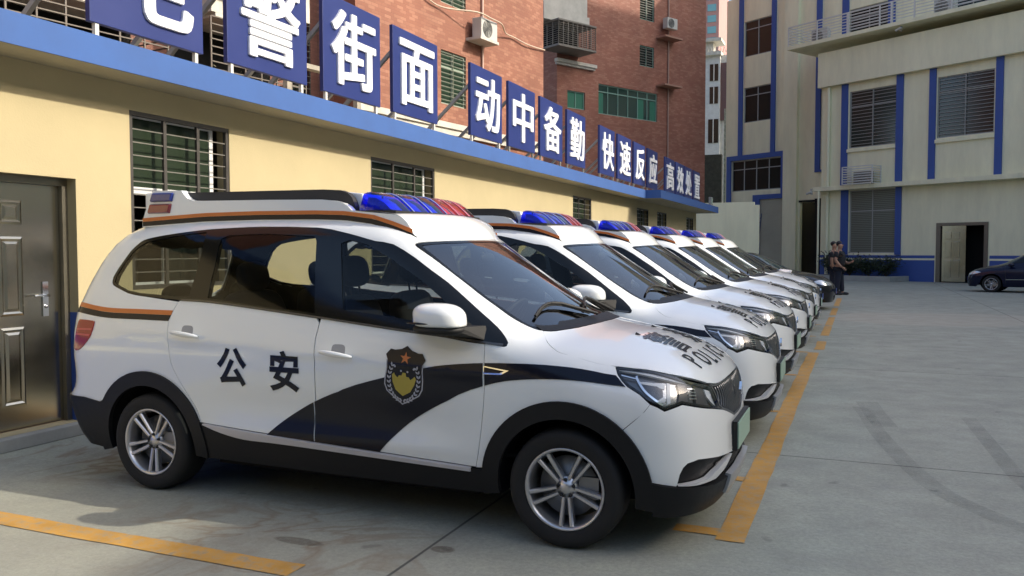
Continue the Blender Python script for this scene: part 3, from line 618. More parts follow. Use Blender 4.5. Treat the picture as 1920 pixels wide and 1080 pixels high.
def interior(root):
    f=MB(); f.ico((-.80,.02,1.46),1,2,sc=(.02,.11,.035)); f.bar((-.80,.02,1.47),(-.84,.02,1.55),.015); f.build('rear_view_mirror',washer,root,recalc=False)
    f=MB(); f.box((-3.2,-.74,.42),(.2,.74,.44)); f.build('floor_mat',lining,root)
    d=MB(); d.add([(-.62,-.7,.95),(-.62,.7,.95),(-.62,.7,.6),(-.62,-.7,.6),(-.10,-.62,1.035),(-.10,.62,1.035),(-.10,.62,.6),(-.10,-.62,.6),(-.52,-.7,1.0),(-.52,.7,1.0)],[(0,1,9,8),(8,9,5,4),(0,3,2,1),(4,5,6,7)]); d.build('dashboard',blkplastic,root)
    w=MB(); c=Vector((-.80,.36,1.03)); ax=Vector((-.82,0,.57)); u=Vector((0,1,0)); v=ax.cross(u)
    w.tube([c+(u*math.cos(a)+v*math.sin(a))*.185 for a in np.linspace(0,2*math.pi,33)],.014,8,cap=False); w.bar(c-u*.18,c+u*.18,.03); w.bar(c,c-v*.18,.03); w.tube([c,(-.55,.36,.9)],.03,8); w.build('steering_wheel',washer,root,recalc=False)
    for (x,z,ys,w0) in ((-1.42,.50,(-.36,.36),.25),(-2.18,.52,(-.38,.38),.27),(-2.86,.36,(-.33,.33),.27)):
        for y in ys:
            s=MB()
            def cush(cx,cz,hx,hz,tilt):
                def fn(p):
                    q=lambda a:math.copysign(abs(a)**.45,a)
                    v=Vector((q(p.x)*hx,q(p.y)*w0,q(p.z)*hz)); v.rotate(Matrix.Rotation(tilt,3,'Y')); return v
                s.ico((cx,y,cz),1,3,fn=fn)
            cush(x+.22,z+.10,.27,.08,R(-6)); cush(x-.06,z+.42,.075,.32,R(-14)); so=s.build('seat',seatm,root,recalc=False)
            h=MB()
            def fn(p):
                q=lambda a:math.copysign(abs(a)**.7,a)
                v=Vector((q(p.x)*.055,q(p.y)*.135,q(p.z)*.098)); v.rotate(Matrix.Rotation(R(-10),3,'Y')); return v
            hz=z+.88 if x>-2 else z+.82
            h.ico((x-.115,y,hz),1,3,fn=fn)
            for dy in (-.05,.05): h.tube([(x-.09,y+dy,z+.66),(x-.115,y+dy,hz-.06)],.007,6)
            h.build('headrest',seatm,so,recalc=False)
def fairing(root):
    xb=np.array([-3.0,-2.673,-2.472,-2.066,-1.634,-1.43,-1.233,-1.099,-.983,-.948]); zb=np.array([1.672,1.688,1.697,1.701,1.697,1.689,1.663,1.622,1.578,1.551])
    base=lambda x:float(np.interp(x,xb,zb))
    fo=empty('roof_fairing'); fo.parent=root
    # side skins with the stepped outline
    up_=[(-.952,1.548),(-.972,1.590),(-.995,1.630),(-1.02,1.667),(-1.05,1.694),(-1.088,1.712),(-1.25,1.727),(-1.385,1.742),(-1.41,1.765),(-1.45,1.787),(-1.50,1.801),(-1.60,1.810),(-2.0,1.818),(-2.5,1.824),(-2.59,1.828),(-2.63,1.842),(-2.66,1.868),(-2.685,1.895),(-2.93,1.900),(-3.005,1.70)]
    dn=[(x,base(x)-.012) for x in np.linspace(-3.005,-.952,30)]
    poly=dn+up_
    V,F=tri2d(poly,[],.08)
    for s in (-1,1):
        m=MB(); yo=.605
        tt=lambda x:yo-.035*max(0,(x+1.25)/.3)**2*.4
        outer=[(x,s*(tt(x)-.10*max(0,z-1.74)),z) for x,z in V]; inn=[(x,s*(tt(x)-.10*max(0,z-1.74)-.05),z) for x,z in V]
        m.add(outer,[tuple(t) for t in F]); m.add(inn,[tuple(t) for t in F]); bd=dens(clean(poly),.05)
        n=len(bd); m.add([(x,s*(tt(x)-.10*max(0,z-1.74)),z) for x,z in bd]+[(x,s*(tt(x)-.10*max(0,z-1.74)-.05),z) for x,z in bd],[(i,(i+1)%n,n+(i+1)%n,n+i) for i in range(n)])
        side=m.build('fairing_side',white,fo)
        for nm,lo,hi,mt in (('orange_stripe',.026,.049,orange),('dark_stripe',-.004,.0255,navy)):
            xs=np.linspace(-3.0,-.985,50) if hi>.04 else np.linspace(-3.0,-.957,50); k=MB(); y=lambda x,z:s*(tt(x)-.10*max(0,z-1.74)+.003)
            r0=[(x,y(x,0),base(x)+lo) for x in xs]; r1=[(x,y(x,0),base(x)+hi) for x in xs]; k.grid([r0,r1]); k.grid([[(a,b-s*.006,c) for a,b,c in r1],r1]); k.build(nm,mt,side)
        for (x0,x1,z0,z1,mt,nm) in ((-2.945,-2.752,1.822,1.888,M('dark_blue_lens',(.02,.035,.20),.15,coat=.8),'blue_marker'),(-2.960,-2.766,1.747,1.815,M('dark_red_lens',(.22,.03,.04),.15,coat=.8),'red_marker')):
            k=MB(); y0=s*(yo-.10*(z0-1.74)-.005); k.add([(x0,y0,z0),(x1,y0,z0),(x1+.012,y0-s*.006,z1),(x0+.016,y0-s*.006,z1),(x0+.012,y0+s*.022,z0+.01),(x1-.008,y0+s*.022,z0+.01),(x1+.004,y0+s*.016,z1-.008),(x0+.026,y0+s*.016,z1-.008)],[(0,1,2,3),(4,5,6,7),(0,1,5,4),(1,2,6,5),(2,3,7,6),(3,0,4,7)]); mk=k.build(nm,mt,side,bevel=.006)
        k=MB(); q=[(-2.70,1.77),(-1.40,1.72),(-1.398,1.77),(-1.42,1.82),(-1.45,1.848),(-1.50,1.866),(-1.62,1.874),(-2.70,1.884)]; k.prism(q,.50,.545,f=lambda a,b,c:(a,s*c,b)); k.build('side_recess',M('recess_black',(.022,.022,.024),.7),fo)
    m=MB(); m.prism([(-2.92,1.70),(-1.375,1.70),(-1.365,1.752),(-1.376,1.846),(-1.50,1.861),(-1.62,1.868),(-2.68,1.880),(-2.90,1.885)],-.50,.50,f=lambda a,b,c:(a,c,b)); m.build('fairing_core',white,fo,bevel=.008)
    m=MB(); m.box((-2.985,-.60,1.69),(-2.90,.60,1.885)); m.build('fairing_tail',white,fo,bevel=.012)
    # sloping visor in front of the light bar
    pr=[(-1.42,1.744,.02),(-1.25,1.731,.04),(-1.15,1.722,.055),(-1.088,1.713,.07),(-1.055,1.697,.085),(-1.022,1.668,.10),(-.995,1.631,.115),(-.972,1.590,.13),(-.948,1.548,.143)]
    pr=[tuple(p) for p in np.array([np.array(q) for q in cr3(pr,3)])]
    ys=np.linspace(-.603,.603,25); m=MB(); rows=[[(x+k*(1-(y/.603)**2),y*(1-.035*max(0,(x+1.25)/.3)**2*.4/.603),z+.022*(1-(y/.603)**2)*min(1,max(0,(1.76-z)/.1)+.3)) for y in ys] for x,z,k in pr]
    m.grid(rows); m.build('visor',white,fo)
    # light bar: base plus six ribbed lens segments
    b=MB(); bow=lambda y:.055*(1-(y/.56)**2)
    prof=[(-1.375,1.738),(-1.340,1.846),(-1.318,1.853),(-1.285,1.850),(-1.245,1.836),(-1.205,1.810),(-1.165,1.775),(-1.13,1.742),(-1.118,1.728)]
    lb=MB(); yy=np.linspace(-.572,.572,9); lb.grid([[(x+bow(y),y,z) for x,z in ((-1.38,1.712),(-1.38,1.743),(-1.105,1.736),(-1.105,1.705))] for y in yy],smooth=False); lb.add([(x+bow(-.572),-.572,z) for x,z in ((-1.38,1.712),(-1.38,1.743),(-1.105,1.736),(-1.105,1.705))],[(0,1,2,3)]); lb.add([(x+bow(.572),.572,z) for x,z in ((-1.38,1.712),(-1.38,1.743),(-1.105,1.736),(-1.105,1.705))],[(3,2,1,0)])
    bar=lb.build('light_bar',washer,fo)
    for i in range(6):
        ya=-.565+i*.1885; yb=ya+.183; m=MB(); rows=[]; cx,cz=-1.25,1.735
        for t in (0,.0,.06,.14,.3,.5,.7,.86,.94,1.,1.):
            y=ya+(yb-ya)*t; e=abs(t-.5)*2; sc=1-.13*max(0,(e-.55)/.45)**2
            if (t in (0,1)) and (len(rows)==0 or len(rows)==10): sc=0.02
            rows.append([(cx+(x-cx)*sc+bow(y),y,cz+(z-cz)*sc) for x,z in prof])
        m.grid(rows); lo_=m.build('lens',dome_b if i<3 else dome_r,bar)
        m=MB(); yc=(ya+yb)/2; w_=(yb-ya)*.36; xo=bow(yc)
        m.prism([(-1.345+xo,1.745),(-1.175+xo,1.745),(-1.22+xo,1.785),(-1.275+xo,1.815),(-1.325+xo,1.82)],yc-w_,yc+w_,f=lambda a,b,c:(a,c,b)); m.build('led_module',ledm,lo_)
        if i<5:
            m=MB(); m.tube([(x+bow(yb)+.002,yb+.003,z-.004) for x,z in prof],.006,6); m.build('lens_rib',M('blue_rib' if i<3 else 'red_rib',(.20,.24,.46) if i<3 else (.55,.20,.24),.3),bar,recalc=False)
def cr3(p,k):
    p=[np.array(a,float) for a in p]; n=len(p); out=[]
    for i in range(n-1):
        p0=p[i-1] if i>0 else 2*p[0]-p[1]; p1=p[i]; p2=p[i+1]; p3=p[i+2] if i+2<n else 2*p[-1]-p[-2]
        for j in range(k):
            t=j/k; out.append(.5*((2*p1)+(p2-p0)*t+(2*p0-5*p1+4*p2-p3)*t*t+(3*p1-p0-3*p2+p3)*t**3))
    out.append(p[-1]); return out
# ------------------------------------------------------------ setting materials
def ground_mat():
    m=bpy.data.materials.new('yard_concrete'); m.use_nodes=True; t=m.node_tree; b=t.nodes['Principled BSDF']; b.inputs['Specular IOR Level'].default_value=.35
    tc=t.nodes.new('ShaderNodeTexCoord'); P=tc.outputs['Object']
    def noise(s,d=6,r=.6,sc=(1,1,1)):
        mp=t.nodes.new('ShaderNodeMapping'); mp.inputs['Scale'].default_value=sc; lnk(t,P,mp.inputs[0]); n=t.nodes.new('ShaderNodeTexNoise'); n.inputs['Scale'].default_value=s; n.inputs['Detail'].default_value=d; n.inputs['Roughness'].default_value=r; lnk(t,mp.outputs[0],n.inputs[0]); return n.outputs[0]
    def ramp(v,a,c,lo=0.,hi=1.):
        r=t.nodes.new('ShaderNodeMapRange'); r.inputs[1].default_value=a; r.inputs[2].default_value=c; r.inputs[3].default_value=lo; r.inputs[4].default_value=hi; lnk(t,v,r.inputs[0]); return r.outputs[0]
    def math_(op,a,c):
        n=t.nodes.new('ShaderNodeMath'); n.operation=op
        for i,x in enumerate((a,c)):
            if hasattr(x,'links'): lnk(t,x,n.inputs[i])
            else: n.inputs[i].default_value=x
        return n.outputs[0]
    def mix(f,a,c,bl='MIX'):
        n=t.nodes.new('ShaderNodeMix'); n.data_type='RGBA'; n.blend_type=bl
        if hasattr(f,'links'): lnk(t,f,n.inputs[0])
        else: n.inputs[0].default_value=f
        for i,x in ((6,a),(7,c)):
            if hasattr(x,'links'): lnk(t,x,n.inputs[i])
            else: n.inputs[i].default_value=(*x,1)
        return n.outputs[2]
    big=noise(.35,5,.6); mid=noise(2.2,7,.7); fine=noise(38,5,.75); brush=noise(1.3,6,.7,(1.2,9,1))
    c=mix(ramp(big,.3,.7),(.335,.358,.292),(.43,.452,.375)); c=mix(ramp(mid,.3,.72,0,.6),c,(.19,.20,.18)); c=mix(ramp(brush,.45,.75,0,.4),c,(.32,.335,.31)); c=mix(ramp(fine,.35,.7,0,.5),c,(.15,.155,.14)); grit=noise(120,3,.6); c=mix(ramp(grit,.60,.72,0,.5),c,(.42,.43,.39)); c=mix(ramp(grit,.40,.28,0,.45),c,(.11,.115,.105))
    spots=noise(5.5,3,.5); c=mix(ramp(spots,.68,.74,0,.55),c,(.12,.125,.115))
    sx=t.nodes.new('ShaderNodeSeparateXYZ'); lnk(t,P,sx.inputs[0])
    # rust water stains by the near bay
    def blob(x,y,rx,ry):
        a=math_('DIVIDE',math_('SUBTRACT',sx.outputs[0],x),rx); d=math_('DIVIDE',math_('SUBTRACT',sx.outputs[1],y),ry)
        return ramp(math_('ADD',math_('MULTIPLY',a,a),math_('MULTIPLY',d,d)),0,1,1,0)
    wv=t.nodes.new('ShaderNodeTexNoise'); wv.inputs['Scale'].default_value=1.1; wv.inputs['Detail'].default_value=4; wv.inputs['Distortion'].default_value=1.6; lnk(t,P,wv.inputs[0])
    line=ramp(math_('ABSOLUTE',math_('SUBTRACT',wv.outputs[0],.5),0),.0,.035,1,0)
    rust=math_('MULTIPLY',math_('MAXIMUM',line,ramp(mid,.5,.75,0,.55)),math_('MAXIMUM',blob(-2.9,3.45,1.3,.75),blob(-4.8,4.4,1.3,.7)))
    c=mix(math_('MULTIPLY',rust,.75),c,(.17,.115,.07))
    sun_warm=math_('MAXIMUM',blob(-3.6,3.0,2.6,1.1),0.); c=mix(math_('MULTIPLY',sun_warm,.35),c,(.31,.275,.215))  # warm tone of the sunlit near bay put into the concrete colour
    oil=math_('MAXIMUM',blob(-1.914,3.68,.07,.05),blob(-2.66,3.5,.16,.05)); c=mix(math_('MULTIPLY',ramp(oil,0,.35),ramp(fine,.2,.5,.25,.6)),c,(.07,.05,.035))
    sunny=math_('MAXIMUM',blob(1.4,20.2,2.2,1.9),blob(2.6,20.8,2.0,1.6)); c=mix(math_('MULTIPLY',ramp(sunny,0,.25),.42),c,(.42,.38,.31))  # pool of sunlight on the far yard, painted into the concrete colour
    # saw cut joints
    def joint(out,p0,step,w):
        q=math_('MODULO',math_('ADD',math_('SUBTRACT',out,p0),step*100+step/2),step); return ramp(math_('ABSOLUTE',math_('SUBTRACT',q,step/2),0),w*.5,w,1,0)
    j=math_('MAXIMUM',joint(sx.outputs[0],-1.99,5.2,.011),joint(sx.outputs[1],6.35,5.0,.011)); c=mix(math_('MULTIPLY',j,.8),c,(.045,.047,.045))
    lnk(t,c,b.inputs['Base Color']); lnk(t,ramp(mid,.3,.7,.62,.88),b.inputs['Roughness'])
    bp=t.nodes.new('ShaderNodeBump'); bp.inputs['Strength'].default_value=.35; bp.inputs['Distance'].default_value=.006; lnk(t,math_('SUBTRACT',math_('ADD',fine,math_('MULTIPLY',mid,.6)),math_('MULTIPLY',j,1.5)),bp.inputs['Height']); lnk(t,bp.outputs[0],b.inputs['Normal'])
    return m
def paint_line_mat():
    m=M('yellow_line_paint',(.50,.27,.055),.7,var=.25,scale=7); t=m.node_tree; b=t.nodes['Principled BSDF']
    src=b.inputs['Base Color'].links[0].from_socket; tc=[n for n in t.nodes if n.type=='TEX_COORD'][0]
    n=t.nodes.new('ShaderNodeTexNoise'); n.inputs['Scale'].default_value=14; n.inputs['Detail'].default_value=8; n.inputs['Roughness'].default_value=.75; lnk(t,tc.outputs['Object'],n.inputs[0])
    r=t.nodes.new('ShaderNodeMapRange'); r.inputs[1].default_value=.47; r.inputs[2].default_value=.66; r.inputs[3].default_value=0; r.inputs[4].default_value=.85; lnk(t,n.outputs[0],r.inputs[0])
    x=t.nodes.new('ShaderNodeMix'); x.data_type='RGBA'; lnk(t,r.outputs[0],x.inputs[0]); lnk(t,src,x.inputs[6]); x.inputs[7].default_value=(.27,.25,.19,1); lnk(t,x.outputs[2],b.inputs['Base Color']); return m
def brick_mat(name,c1,c2,mortar,scale=1.):
    m=bpy.data.materials.new(name); m.use_nodes=True; t=m.node_tree; b=t.nodes['Principled BSDF']; b.inputs['Roughness'].default_value=.7
    tc=t.nodes.new('ShaderNodeTexCoord'); sp=t.nodes.new('ShaderNodeSeparateXYZ'); lnk(t,tc.outputs['Object'],sp.inputs[0]); ad=t.nodes.new('ShaderNodeMath'); lnk(t,sp.outputs[0],ad.inputs[0]); lnk(t,sp.outputs[1],ad.inputs[1])
    cb=t.nodes.new('ShaderNodeCombineXYZ'); lnk(t,ad.outputs[0],cb.inputs[0]); lnk(t,sp.outputs[2],cb.inputs[1])
    k=t.nodes.new('ShaderNodeTexBrick'); k.inputs['Scale'].default_value=scale; k.inputs['Brick Width'].default_value=.25; k.inputs['Row Height'].default_value=.088; k.inputs['Mortar Size'].default_value=.006; k.inputs['Mortar Smooth'].default_value=.3; k.inputs['Bias'].default_value=-.35
    k.inputs['Color1'].default_value=(*c1,1); k.inputs['Color2'].default_value=(*c2,1); k.inputs['Mortar'].default_value=(*mortar,1); lnk(t,cb.outputs[0],k.inputs[0])
    n=t.nodes.new('ShaderNodeTexNoise'); n.inputs['Scale'].default_value=.6; n.inputs['Detail'].default_value=5; lnk(t,tc.outputs['Object'],n.inputs[0])
    r=t.nodes.new('ShaderNodeMapRange'); r.inputs[1].default_value=.3; r.inputs[2].default_value=.7; r.inputs[3].default_value=.82; r.inputs[4].default_value=1.12; lnk(t,n.outputs[0],r.inputs[0])
    x=t.nodes.new('ShaderNodeMix'); x.data_type='RGBA'; x.blend_type='MULTIPLY'; x.inputs[0].default_value=1; lnk(t,k.outputs[0],x.inputs[6]); lnk(t,r.outputs[0],x.inputs[7]); lnk(t,x.outputs[2],b.inputs['Base Color'])
    bp=t.nodes.new('ShaderNodeBump'); bp.inputs['Strength'].default_value=.4; bp.inputs['Distance'].default_value=.01; bp.invert=True; lnk(t,k.outputs['Fac'],bp.inputs['Height']); lnk(t,bp.outputs[0],b.inputs['Normal']); return m
yellow=M('yellow_render',(.455,.385,.225),.85,var=.08,scale=1.0,bump=.15,bscale=90); soffm=M('soffit_render',(.42,.38,.27),.9,var=.1,scale=1.5)
blue_f=M('fascia_blue',(.042,.108,.31),.75,var=.12,scale=2.2); blue_s=M('sign_blue',(.014,.028,.145),.45,var=.08,scale=1.5); blue_p=M('pilaster_blue',(.036,.085,.31),.6,var=.1,scale=1.5); signwhite=M('sign_white',(.86,.87,.88),.5)
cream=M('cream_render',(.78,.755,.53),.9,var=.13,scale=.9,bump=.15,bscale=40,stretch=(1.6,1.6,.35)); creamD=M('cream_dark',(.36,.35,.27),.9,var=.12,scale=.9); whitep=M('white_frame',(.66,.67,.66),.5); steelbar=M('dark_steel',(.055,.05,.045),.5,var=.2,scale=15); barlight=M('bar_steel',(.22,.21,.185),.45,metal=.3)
stainless=M('stainless_door',(.44,.415,.34),.2,metal=1.,var=.05,scale=2.5); greyst=M('grey_post',(.30,.30,.29),.5,metal=.2,var=.15,scale=8); postw=M('post_white',(.60,.60,.57),.5)
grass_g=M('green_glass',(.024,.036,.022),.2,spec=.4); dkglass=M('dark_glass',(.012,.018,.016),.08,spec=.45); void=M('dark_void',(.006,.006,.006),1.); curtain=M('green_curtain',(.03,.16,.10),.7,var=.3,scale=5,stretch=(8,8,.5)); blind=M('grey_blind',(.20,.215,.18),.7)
concm=M('concrete',(.33,.335,.31),.85,var=.15,scale=3,bump=.2,bscale=30); ledgew=M('white_ledge',(.50,.48,.42),.8,var=.25,scale=3); acw=M('ac_white',(.50,.50,.46),.5); acd=M('ac_grille',(.12,.12,.12),.6)
brickA=brick_mat('salmon_brick',(.25,.098,.058),(.39,.19,.118),(.215,.086,.056)); brickB=brick_mat('russet_brick',(.27,.105,.068),(.38,.19,.13),(.23,.092,.062))
# ------------------------------------------------------------ ground and markings
g=MB(); g.add([(-400,-300,0),(400,-300,0),(400,700,0),(-400,700,0)],[(0,1,2,3)]); tag(g.build('ground',ground_mat(),recalc=False),'grey concrete yard with sawn joints and stains',kind='structure')
ylm=paint_line_mat()
def strip(x0,x1,y0,y1,z=.004,name='road_marking'):
    k=MB(); n=max(2,int(max(x1-x0,y1-y0)/.25)); 
    if y1-y0>x1-x0: rows=[[(x0+random.uniform(-.006,.006),y0+(y1-y0)*i/n,z),(x1+random.uniform(-.006,.006),y0+(y1-y0)*i/n,z)] for i in range(n+1)]
    else: rows=[[(x0+(x1-x0)*i/n,y1+random.uniform(-.006,.006),z),(x0+(x1-x0)*i/n,y0+random.uniform(-.006,.006),z)] for i in range(n+1)]
    k.grid(rows,smooth=False); return tag(k.build(name,ylm,recalc=False),'scuffed yellow parking line painted on the concrete',kind='structure')
strip(-.665,-.515,4.34,12.95)
for a,b in ((13.35,14.6),(15.6,17.6),(17.75,20.0),(20.6,23.2),(24,28)): strip(-.60,-.46,a,b)
strip(-5.84,-2.42,3.085,3.235); strip(-5.6,-.666,5.52,5.63); strip(-.90,-.666,4.40,4.52,z=.0045)
for k in range(5): strip(-5.6,-.667,8.02+2.45*k,8.12+2.45*k)
strip(-5.62,-4.9,5.0,5.45,z=.0042)
def skid(pts,w,name='road_marking'):
    m=bpy.data.materials.get('skid_rubber')
    if not m:
        m=bpy.data.materials.new('skid_rubber'); m.use_nodes=True; t=m.node_tree; b=t.nodes['Principled BSDF']; b.inputs['Base Color'].default_value=(.10,.105,.11,1); b.inputs['Roughness'].default_value=.7
        tc=t.nodes.new('ShaderNodeTexCoord'); n=t.nodes.new('ShaderNodeTexNoise'); n.inputs['Scale'].default_value=3.5; n.inputs['Detail'].default_value=8; lnk(t,tc.outputs['Object'],n.inputs[0]); r=t.nodes.new('ShaderNodeMapRange'); r.inputs[1].default_value=.25; r.inputs[2].default_value=.75; r.inputs[3].default_value=.02; r.inputs[4].default_value=.20; lnk(t,n.outputs[0],r.inputs[0]); lnk(t,r.outputs[0],b.inputs['Alpha'])
    p=cr([q for q in pts],6); k=MB(); rows=[]
    for i,q in enumerate(p):
        a=np.array(p[max(i-1,0)]); b=np.array(p[min(i+1,len(p)-1)]); d=(b-a)/np.linalg.norm(b-a); n=np.array([-d[1],d[0]]); rows.append([(*(np.array(q)+n*w/2),.005),(*(np.array(q)-n*w/2),.005)])
    k.grid(rows,smooth=False); tag(k.build(name,m,recalc=False),'dark tyre mark curving over the concrete',kind='structure')
skid([(.03,8.6),(.09,8.2),(.177,7.4),(.337,6.42),(.487,5.78),(.654,5.44),(.849,5.15),(1.3,4.7)],.14); skid([(.10,8.9),(.16,8.3),(.235,7.7)],.2); skid([(.93,8.4),(.974,7.02),(.99,6.46),(1.02,6.1),(1.1,5.6)],.12)
# ------------------------------------------------------------ low yellow building on the left
W0=-5.95; fy=lambda u,d,z:(W0-d,u,z)
yb=empty('yellow_building',(0,0,0),0,'long low yellow building with blue roof edge behind the vans','building')
wins=[(5.52,6.78),(9.45,11.24),(17.85,19.26),(23.70,25.15),(26.32,27.75),(31.2,32.6)]; ZB,ZT=1.16,2.75
dr=(3.95,4.96,.10,2.10)
m=MB(); panel_wall(m,-12,33.25,0,2.97,[(a,b,ZB,ZT) for a,b in wins]+[dr],fy,.16); m.add([fy(33.25,0,0),fy(33.25,3.6,0),fy(33.25,3.6,2.97),fy(33.25,0,2.97)],[(0,1,2,3)]); m.build('wall',yellow,yb,recalc=False)
for a,b in wins:
    m=MB(); x0,x1,y0,y1,z0,z1=W0-1.6,W0-.165,a-.3,b+.3,ZB-.3,ZT+.1
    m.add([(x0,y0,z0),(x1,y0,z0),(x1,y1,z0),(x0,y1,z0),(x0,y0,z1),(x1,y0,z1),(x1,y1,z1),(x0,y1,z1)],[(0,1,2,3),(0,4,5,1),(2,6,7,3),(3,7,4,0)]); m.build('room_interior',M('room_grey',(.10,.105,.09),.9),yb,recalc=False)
m=MB(); m.box((-9.6,-12,2.972),(-5.54,23,3.185)); m.box((-9.6,23.003,2.972),(-5.11,33.27,3.185)); m.build('roof_slab',soffm,yb)
m=MB(); m.box((-5.54,-12,2.965),(-5.525,22.99,3.195)); m.box((-5.525,22.99,2.965),(-5.11,23.003,3.195)); m.box((-5.11,22.99,2.965),(-5.095,33.285,3.195)); m.box((-9.6,33.27,2.965),(-5.11,33.285,3.195)); m.build('fascia',blue_f,yb)
m=MB()
for a,b in ((-12,3.94),(4.965,33.25)):
    m.box((W0,a,0),(W0+.003,b,.79),0); m.box((W0,a,.79),(W0+.004,b,.87),1); m.box((W0,a,.87),(W0+.003,b,1.0),0)
m.build('painted_dado',[blue_p,cream],yb)
m=MB(); m.box((W0-.25,2.2,.0),(W0-.001,4.98,.098)); m.box((W0+.004,2.2,0),(W0+.10,4.98,.10)); m.build('door_step',concm,yb,bevel=.008)
for a,b in wins:
    f=MB(); x=W0-.02; t_=.028
    for y0,y1 in ((a,a+.04),(b-.04,b)): f.box((x-t_,y0,ZB),(x+.012,y1,ZT))
    f.box((x-t_,a+.04,ZT-.04),(x+.012,b-.04,ZT)); f.box((x-t_,a+.04,ZB),(x+.012,b-.04,ZB+.04))
    for k in (1,2): yy=a+(b-a)*k/3; f.box((x-t_*.7,yy-.018,ZB+.04),(x+.008,yy+.018,ZT-.04))
    n=13
    wo=f.build('window_grille',steelbar,yb)
    f=MB()
    for k in range(1,n): z=ZB+.04+(ZT-ZB-.08)*k/n; f.bar((x-.004,a+.04,z),(x-.004,b-.04,z),.009,.009)
    f.build('grille_bars',barlight,wo)
    f=MB(); x=W0-.125
    zt=2.06
    for y0,y1,z0,z1 in ((a+.03,b-.1,zt-.03,zt+.03),(a+.03,b-.1,ZB+.01,ZB+.06),(a+.03,a+.07,ZB+.06,zt-.03),(b-.15,b-.1,ZB+.06,ZT),(a+.03+(b-a)*.36,a+.09+(b-a)*.36,ZB+.06,zt-.03),(a+.03,b-.15,ZT-.04,ZT)): f.box((x-.03,y0,z0),(x,y1,z1))
    f.build('window_frame',whitep,wo)
    f=MB(); f.box((x-.02,a+.03,zt+.03),(x-.012,b-.15,ZT-.04)); f.build('pane',grass_g,wo)
    f=MB(); f.box((x-.02,a+.03+(b-a)*.40,ZB+.06),(x-.012,b-.15,zt-.03)); f.build('pane',dkglass,wo)
# embossed stainless door
m=MB(); m.box((W0-.098,dr[1]-.004,.10),(W0-.001,dr[1],1.0)); m.build('painted_dado',blue_p,yb)
m=MB(); X=W0-.14; a,b,c,d=dr
for y0,y1 in ((a,a+.05),(b-.05,b)): m.box((W0-.22,y0,c),(W0-.10,y1,d))
m.box((W0-.22,a+.05,d-.06),(W0-.10,b-.05,d)); m.build('door_frame',M('door_frame_steel',(.26,.24,.19),.35,metal=.8,var=.1,scale=5),yb)
m=MB(); m.box((X-.04,a+.052,c+.012),(X,b-.052,d-.062)); dl=m.build('steel_door',stainless,yb)
for y0,y1 in ((4.13,4.335),(4.375,4.575)):
    for z0,z1 in ((1.715,1.905),(1.0,1.62),(.29,.91)):
        m=MB(); q=[0,.018,.036,.058]; xx=[0,.010,-.002,.012]
        for i in range(3):
            A=[(y0+q[i],z0+q[i]),(y1-q[i],z0+q[i]),(y1-q[i],z1-q[i]),(y0+q[i],z1-q[i])]; B=[(y0+q[i+1],z0+q[i+1]),(y1-q[i+1],z0+q[i+1]),(y1-q[i+1],z1-q[i+1]),(y0+q[i+1],z1-q[i+1])]
            for k in range(4): m.add([(X+xx[i],*A[k]),(X+xx[i],*A[(k+1)%4]),(X+xx[i+1],*B[(k+1)%4]),(X+xx[i+1],*B[k])],[(0,1,2,3)])
        e=q[3]; m.add([(X+xx[3],y0+e,z0+e),(X+xx[3],y1-e,z0+e),(X+xx[3],y1-e,z1-e),(X+xx[3],y0+e,z1-e)],[(0,1,2,3)]); m.build('door_panel',stainless,dl)
m=MB(); m.box((X,4.735,.98),(X+.012,4.785,1.26)); m.tube([(X+.01,4.76,1.15),(X+.055,4.76,1.15),(X+.06,4.72,1.152),(X+.055,4.63,1.148)],.010,8); m.ico((X+.014,4.76,1.06),.016,2); m.build('handle',chrome,dl)
# ------------------------------------------------------------ sign boards standing on the roof edge
chars='屯警街面动中备勤快速反应高效处置'
ys=[(4.85,6.08),(6.40,7.65),(7.95,9.17),(9.48,10.72),(11.83,13.06),(13.35,14.62),(14.90,16.18),(16.48,17.72),(18.83,20.11),(20.40,21.74),(22.02,23.30),(23.60,24.88),(25.95,27.35),(27.6,28.95),(29.08,30.45),(30.78,32.1)]
for i,(ch,(a,b)) in enumerate(zip(chars,ys)):
    yc=(a+b)/2; w=b-a; z0,z1=3.32,4.44; x=-5.62
    r=empty('sign_board',(x,yc,3.187),0,'blue roof sign board bearing the white character '+ch,'sign','blue character boards along the roof edge')
    k=MB(); k.box((-.05,-w/2,z0-3.187),(0,w/2,z1-3.187)); p=k.build('panel',blue_s,r,bevel=.004)
    V,F,sz=glyph(ch,0,4); V=V*np.array([.92*w*.80/max(sz[0],.8),.84/max(sz[1],.8)]); k=MB(); n=len(V); zc=(z0+z1)/2-3.187
    bd={}
    for t in F:
        for q in range(len(t)): bd[(t[q],t[(q+1)%len(t)])]=1
    for q,(ax_,ay_) in enumerate(((0,0),(.025,0),(-.025,0),(0,.012),(0,-.012),(.018,.010),(-.018,-.010),(.018,-.010),(-.018,.010))):
        xf=.024+.0007*q; k.add([(xf,v[0]+ax_,zc+v[1]+ay_) for v in V],[tuple(t) for t in F]); k.add([(xf,v[0]+ax_,zc+v[1]+ay_) for v in V]+[(.001,v[0]+ax_,zc+v[1]+ay_) for v in V],[(e[1],e[0],n+e[0],n+e[1]) for e in bd if (e[1],e[0]) not in bd])
    k.build('character',signwhite,r,recalc=False)
    for sg in (-1,1):
        k=MB(); k.box((-.045,sg*(w/2-.075)-.018,0),(-.01,sg*(w/2-.075)+.018,z0-3.187)); k.build('post',postw if i<5 else greyst,r)
        k=MB(); k.bar((-.06,sg*(w/2-.06),z0-3.187+.78),(-1.02,sg*(w/2-.06)-.05,.02),.045,.045); k.build('brace',greyst,r)
fl=empty('flood_light',(-5.32,32.78,3.187),0,'small flood light at the far end of the blue roof edge','light')
